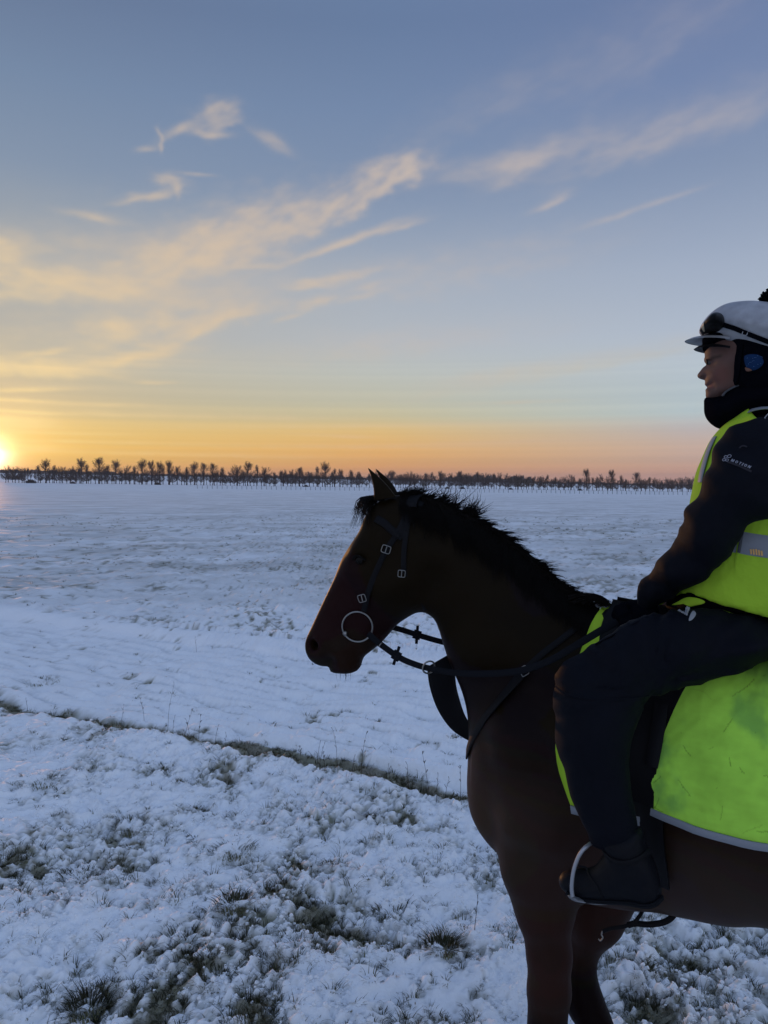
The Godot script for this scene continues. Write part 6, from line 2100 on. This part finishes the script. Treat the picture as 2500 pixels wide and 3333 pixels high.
	part(t, "shoulder_clip", mesh_of(frame_ring(Vector3(1.1165, 2.1078, 0.2100), Vector3(0, 0.5, 1).normalized(), Vector3(0.6, 1, 0).normalized(), 0.010, 0.016, 0.0012)), M.print_bright)
	part(t, "side_seam", mesh_of(lay(torso, [Vector2(1.0587, 1.8478), Vector2(1.0542, 1.8093), Vector2(1.0498, 1.7812), Vector2(1.0447, 1.7389), Vector2(1.0415, 1.7002)], 0.007, 0.003, 0.014)), M.hivis)
	part(t, "edge_tape", mesh_of(lay(torso, [Vector2(1.0625, 1.8473), Vector2(1.0587, 1.8234), Vector2(1.0555, 1.8024)], 0.006, 0.003, 0.017)), M.piping)
	for k in 5:  # orange glint on the reflective band, painted on as small bars
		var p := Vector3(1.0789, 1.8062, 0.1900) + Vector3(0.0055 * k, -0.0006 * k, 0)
		part(t, "painted_glint_bar", mesh_of(lay(torso, [Vector2(p.x - 0.001, p.y + 0.007 - 0.001 * absf(k - 2.0)), Vector2(p.x, p.y), Vector2(p.x + 0.0005, p.y - 0.006)], 0.0036, 0.002, 0.014, 3)), M.painted_glint)
	# lower flap of the vest's front, and the sliver of the far hem
	part(t, "vest_flap", mesh_of(patch(torso, [Vector2(0.8980, 1.6638), Vector2(0.9148, 1.6755), Vector2(0.9390, 1.6898), Vector2(0.9629, 1.6916), Vector2(0.9811, 1.6858), Vector2(0.9764, 1.6790), Vector2(0.9595, 1.6733), Vector2(0.9472, 1.6694), Vector2(0.9342, 1.6727), Vector2(0.9218, 1.6761)], 0.003, 0.012)), M.hivis)
	part(t, "vest_lining", mesh_of(lay(torso, [Vector2(1.0176, 1.6681), Vector2(1.0488, 1.6594), Vector2(1.0808, 1.6524), Vector2(1.1184, 1.6455), Vector2(1.1611, 1.6420)], 0.010, 0.003, 0.006)), M.hivis)

	# --- trousers
	var leg := Swell.new(curve2([Vector2(0.8532, 1.6524), Vector2(0.8142, 1.6274), Vector2(0.7839, 1.6050), Vector2(0.7351, 1.5734), Vector2(0.7087, 1.5493), Vector2(0.6853, 1.5179), Vector2(0.6780, 1.4926), Vector2(0.6772, 1.4645), Vector2(0.6809, 1.4249), Vector2(0.6898, 1.3556), Vector2(0.7116, 1.3061), Vector2(0.7332, 1.2467), Vector2(0.7474, 1.2132), Vector2(0.7686, 1.1808), Vector2(0.7798, 1.1520), Vector2(0.8251, 1.1512), Vector2(0.8718, 1.1720), Vector2(0.8705, 1.2042), Vector2(0.8626, 1.2567), Vector2(0.8559, 1.3165), Vector2(0.8533, 1.3704), Vector2(0.8626, 1.4189), Vector2(0.8836, 1.4730), Vector2(0.9114, 1.4884), Vector2(0.9701, 1.5099), Vector2(1.0574, 1.5355), Vector2(1.1160, 1.5566), Vector2(1.1973, 1.5731), Vector2(1.2548, 1.6125), Vector2(1.2428, 1.6455), Vector2(1.1709, 1.6419), Vector2(1.0799, 1.6571), Vector2(1.0071, 1.6707), Vector2(0.9406, 1.6744), Vector2(0.9014, 1.6696)], 4, true),
		sc([[Vector3(1.1718, 1.6244, 0.1400), 0.135, 0.14, 0.105], [Vector3(1.0522, 1.6085, 0.2000), 0.105, 0.13, 0.185], [Vector3(0.9310, 1.5853, 0.2600), 0.092, 0.12, 0.255], [Vector3(0.8081, 1.5476, 0.3200), 0.085, 0.11, 0.325], [Vector3(0.7346, 1.4903, 0.3600), 0.076, 0.095, 0.365], [Vector3(0.7728, 1.3868, 0.3700), 0.072, 0.09, 0.375], [Vector3(0.8004, 1.2814, 0.3700), 0.060, 0.07, 0.375], [Vector3(0.8276, 1.1777, 0.3700), 0.050, 0.05, 0.375]]), 0.009, 2)
	var kn := Vector3(0.7489, 1.4853, 0.3600)
	part(t, "trousers", mesh_of(swell_mesh(leg, 0.009, -0.48, 0.4805, func(x: float, y: float, z: float, f: float) -> float:
		if absf(f) > 0.03: return f
		# folds fan out from behind the knee
		var a := atan2(y - kn.y - 0.03, x - kn.x - 0.16)
		var q := Vector2(x - kn.x, y - kn.y).length()
		return f + 0.016 * absf(n_mid.get_noise_3d(a * 230.0, q * 190.0, absf(z) * 150.0)) - 0.003 + 0.005 * n_lump.get_noise_3d(x * 420.0, y * 420.0, absf(z) * 500.0), true)), M.navy)
	part(t, "knee_seam", mesh_of(lay(leg, [Vector2(0.7010, 1.5008), Vector2(0.7390, 1.4923), Vector2(0.7870, 1.4896), Vector2(0.8401, 1.4893), Vector2(0.8884, 1.4925)], 0.004, 0.002, 0.002)), M.navy)
	part(t, "thigh_crease", mesh_of(lay(leg, [Vector2(0.8753, 1.6576), Vector2(0.8447, 1.6394), Vector2(0.8100, 1.6162), Vector2(0.7746, 1.5926)], [0.012, 0.004], 0.003, 0.002)), M.navy)
	# maker's tag by the pocket: tilted lettering and two pale tabs
	var tg := Vector3(0.9492, 1.6635, 0.3000)
	var tz := leg.side(tg.x, tg.y)
	var tn := surface_normal(leg, tg.x, tg.y)
	var tt := TextMesh.new()
	tt.font = font
	tt.text = "indico"
	tt.font_size = 16
	tt.pixel_size = 0.00052
	tt.depth = 0.0015
	var tgo := part(t, "tag_print", tt, M.print_bright)
	var tb := Vector3(0.55, -0.83, 0).normalized()
	tb = (tb - tn * tb.dot(tn)).normalized()
	tgo.transform.basis = Basis(tb, tn.cross(tb), tn)
	tgo.position += Vector3(tg.x, tg.y, tz) + tn * 0.010
	part(t, "tag_tab", mesh_of(patch(leg, [Vector2(0.9498, 1.6779), Vector2(0.9582, 1.6786), Vector2(0.9582, 1.6664), Vector2(0.9524, 1.6713)], 0.003, 0.008)), M.reflective)
	part(t, "tag_tab", mesh_of(patch(leg, [Vector2(0.9659, 1.6725), Vector2(0.9748, 1.6678), Vector2(0.9703, 1.6580), Vector2(0.9640, 1.6574)], 0.003, 0.008)), M.print_bright)
	part(t, "zip_pull", mesh_of(tube(curve3([Vector3(0.9614, 1.6884, 0.3000), Vector3(0.9643, 1.6821, 0.3020), Vector3(0.9624, 1.6738, 0.3020)], 5), 0.0016, 0.0012, 6)), M.steel)

	# --- boots
	var boot := Swell.new(curve2([Vector2(0.7839, 1.1804), Vector2(0.7881, 1.1600), Vector2(0.8045, 1.1413), Vector2(0.7935, 1.1207), Vector2(0.7798, 1.1021), Vector2(0.7589, 1.0898), Vector2(0.7264, 1.0814), Vector2(0.7092, 1.0727), Vector2(0.7005, 1.0606), Vector2(0.7034, 1.0458), Vector2(0.7164, 1.0337), Vector2(0.7335, 1.0258), Vector2(0.7434, 1.0187), Vector2(0.7812, 1.0271), Vector2(0.8031, 1.0312), Vector2(0.8502, 1.0389), Vector2(0.8882, 1.0402), Vector2(0.9139, 1.0502), Vector2(0.9209, 1.0627), Vector2(0.9202, 1.0917), Vector2(0.9100, 1.1294), Vector2(0.8921, 1.1682), Vector2(0.8765, 1.2046), Vector2(0.8288, 1.2004)], 4, true),
		sc([[Vector3(0.7162, 1.0526, 0.3700), 0.036, 0.032, 0.385], [Vector3(0.7728, 1.0607, 0.3700), 0.045, 0.045, 0.38], [Vector3(0.8343, 1.1248, 0.3700), 0.046, 0.05, 0.375], [Vector3(0.8871, 1.0711, 0.3700), 0.040, 0.035, 0.37], [Vector3(0.8343, 1.1929, 0.3700), 0.048, 0.05, 0.375]]), 0.006, 1)
	var an := Vector3(0.8208, 1.1282, 0.3700)
	for s in [1.0, -1.0]:
		part(t, "boot", mesh_of(swell_mesh(boot, 0.006, 0.31 if s > 0.0 else -0.45, 0.4505 if s > 0.0 else -0.3095, func(x: float, y: float, z: float, f: float) -> float:
			if absf(f) > 0.02: return f
			var q := Vector2(x - an.x - 0.03, (y - an.y) * 1.6).length()
			return f + 0.0032 * n_mid.get_noise_3d(q * 1500.0, x * 200.0, z * 200.0) * smoothstep(0.12, 0.05, q), true)), M.boot)
		var sole := lay(boot, [Vector2(0.7271, 1.0465), Vector2(0.7523, 1.0369), Vector2(0.7915, 1.0436), Vector2(0.8285, 1.0499), Vector2(0.8679, 1.0556), Vector2(0.9000, 1.0593), Vector2(0.9214, 1.0693)], 0.010, 0.008, 0.002)
		if s < 0.0:
			for i in sole[0].size(): sole[0][i].z *= -1.0
			sole[1] = normals_of(sole[0], sole[2])
		part(t, "sole", mesh_of(sole), M.rubber)

	part(t, "boot_strap", mesh_of(lay(boot, [Vector2(0.8057, 1.1478), Vector2(0.8310, 1.1434), Vector2(0.8637, 1.1490), Vector2(0.8958, 1.1637)], 0.010, 0.004, 0.003)), M.leather)
	part(t, "boot_seam", mesh_of(lay(boot, [Vector2(0.7428, 1.0938), Vector2(0.7705, 1.0914), Vector2(0.7977, 1.0783), Vector2(0.8077, 1.0541)], 0.004, 0.003, 0.001)), M.leather)
	# --- stirrup irons and leathers
	for s in [1.0, -1.0]:
		var st := thing("stirrup", ("pale metal stirrup iron round the rider's near boot" if s > 0.0 else "stirrup iron on the far side of the horse, under the rider's other boot"), "stirrup", Vector3(0.6, 0.9, s * 0.37), "stirrups")
		var ob := Vector3(0.7464, 1.0459, 0.4350)
		var ib := Vector3(0.8012, 0.9986, 0.3150)
		var pts := [ob + Vector3(0, 0.004, 0), Vector3(0.7446, 1.0716, 0.4360), Vector3(0.7481, 1.1055, 0.4340), Vector3(0.7573, 1.1372, 0.4280), Vector3(0.7692, 1.1558, 0.4150), Vector3(0.7798, 1.1572, 0.3850), Vector3(0.7895, 1.1385, 0.3500), Vector3(0.7968, 1.1034, 0.3250), Vector3(0.8012, 1.0580, 0.3150), Vector3(0.8017, 1.0223, 0.3140), ib + Vector3(0, 0.004, 0)]
		var tread := [ob, ob.lerp(ib, 0.5) + Vector3(0, -0.003, 0), ib]
		if s < 0.0:
			for a in [pts, tread]:
				for i in a.size(): a[i] = (a[i] as Vector3) * Vector3(1, 1, -1)
		var up := Vector3(0.68, 0, 0.73 * s).normalized().cross(Vector3.UP)
		part(st, "arch", mesh_of(sweep(curve3(pts, 5), up, 0.0075, 0.0095, 8)), M.alloy)
		part(st, "tread", mesh_of(sweep(curve3(tread, 5), Vector3.UP, 0.030, 0.008, 8)), M.alloy)
		var lt := [Vector3(0.7798, 1.1531, 0.3850), Vector3(0.7757, 1.2346, 0.3300), Vector3(0.8024, 1.3791, 0.3250), Vector3(0.8285, 1.5156, 0.2900)]
		if s < 0.0:
			for i in lt.size(): lt[i] = (lt[i] as Vector3) * Vector3(1, 1, -1)
		part(st, "stirrup_leather", mesh_of(sweep(curve3(lt, 5), Vector3(0, 0, 1), 0.025, 0.005)), M.leather)


var face_cheek := Vector3(0.9982, 2.2274, 0.0550)


func along_arm(x: float, y: float) -> float: return x * 0.55 + y * 0.83
func across_arm(x: float, y: float) -> float: return x * 0.83 - y * 0.55


func surface_normal(sw: Swell, x: float, y: float) -> Vector3:
	var e := 0.015
	return Vector3((sw.side(x - e, y) - sw.side(x + e, y)) / (2 * e), (sw.side(x, y - e) - sw.side(x, y + e)) / (2 * e), 1).normalized()
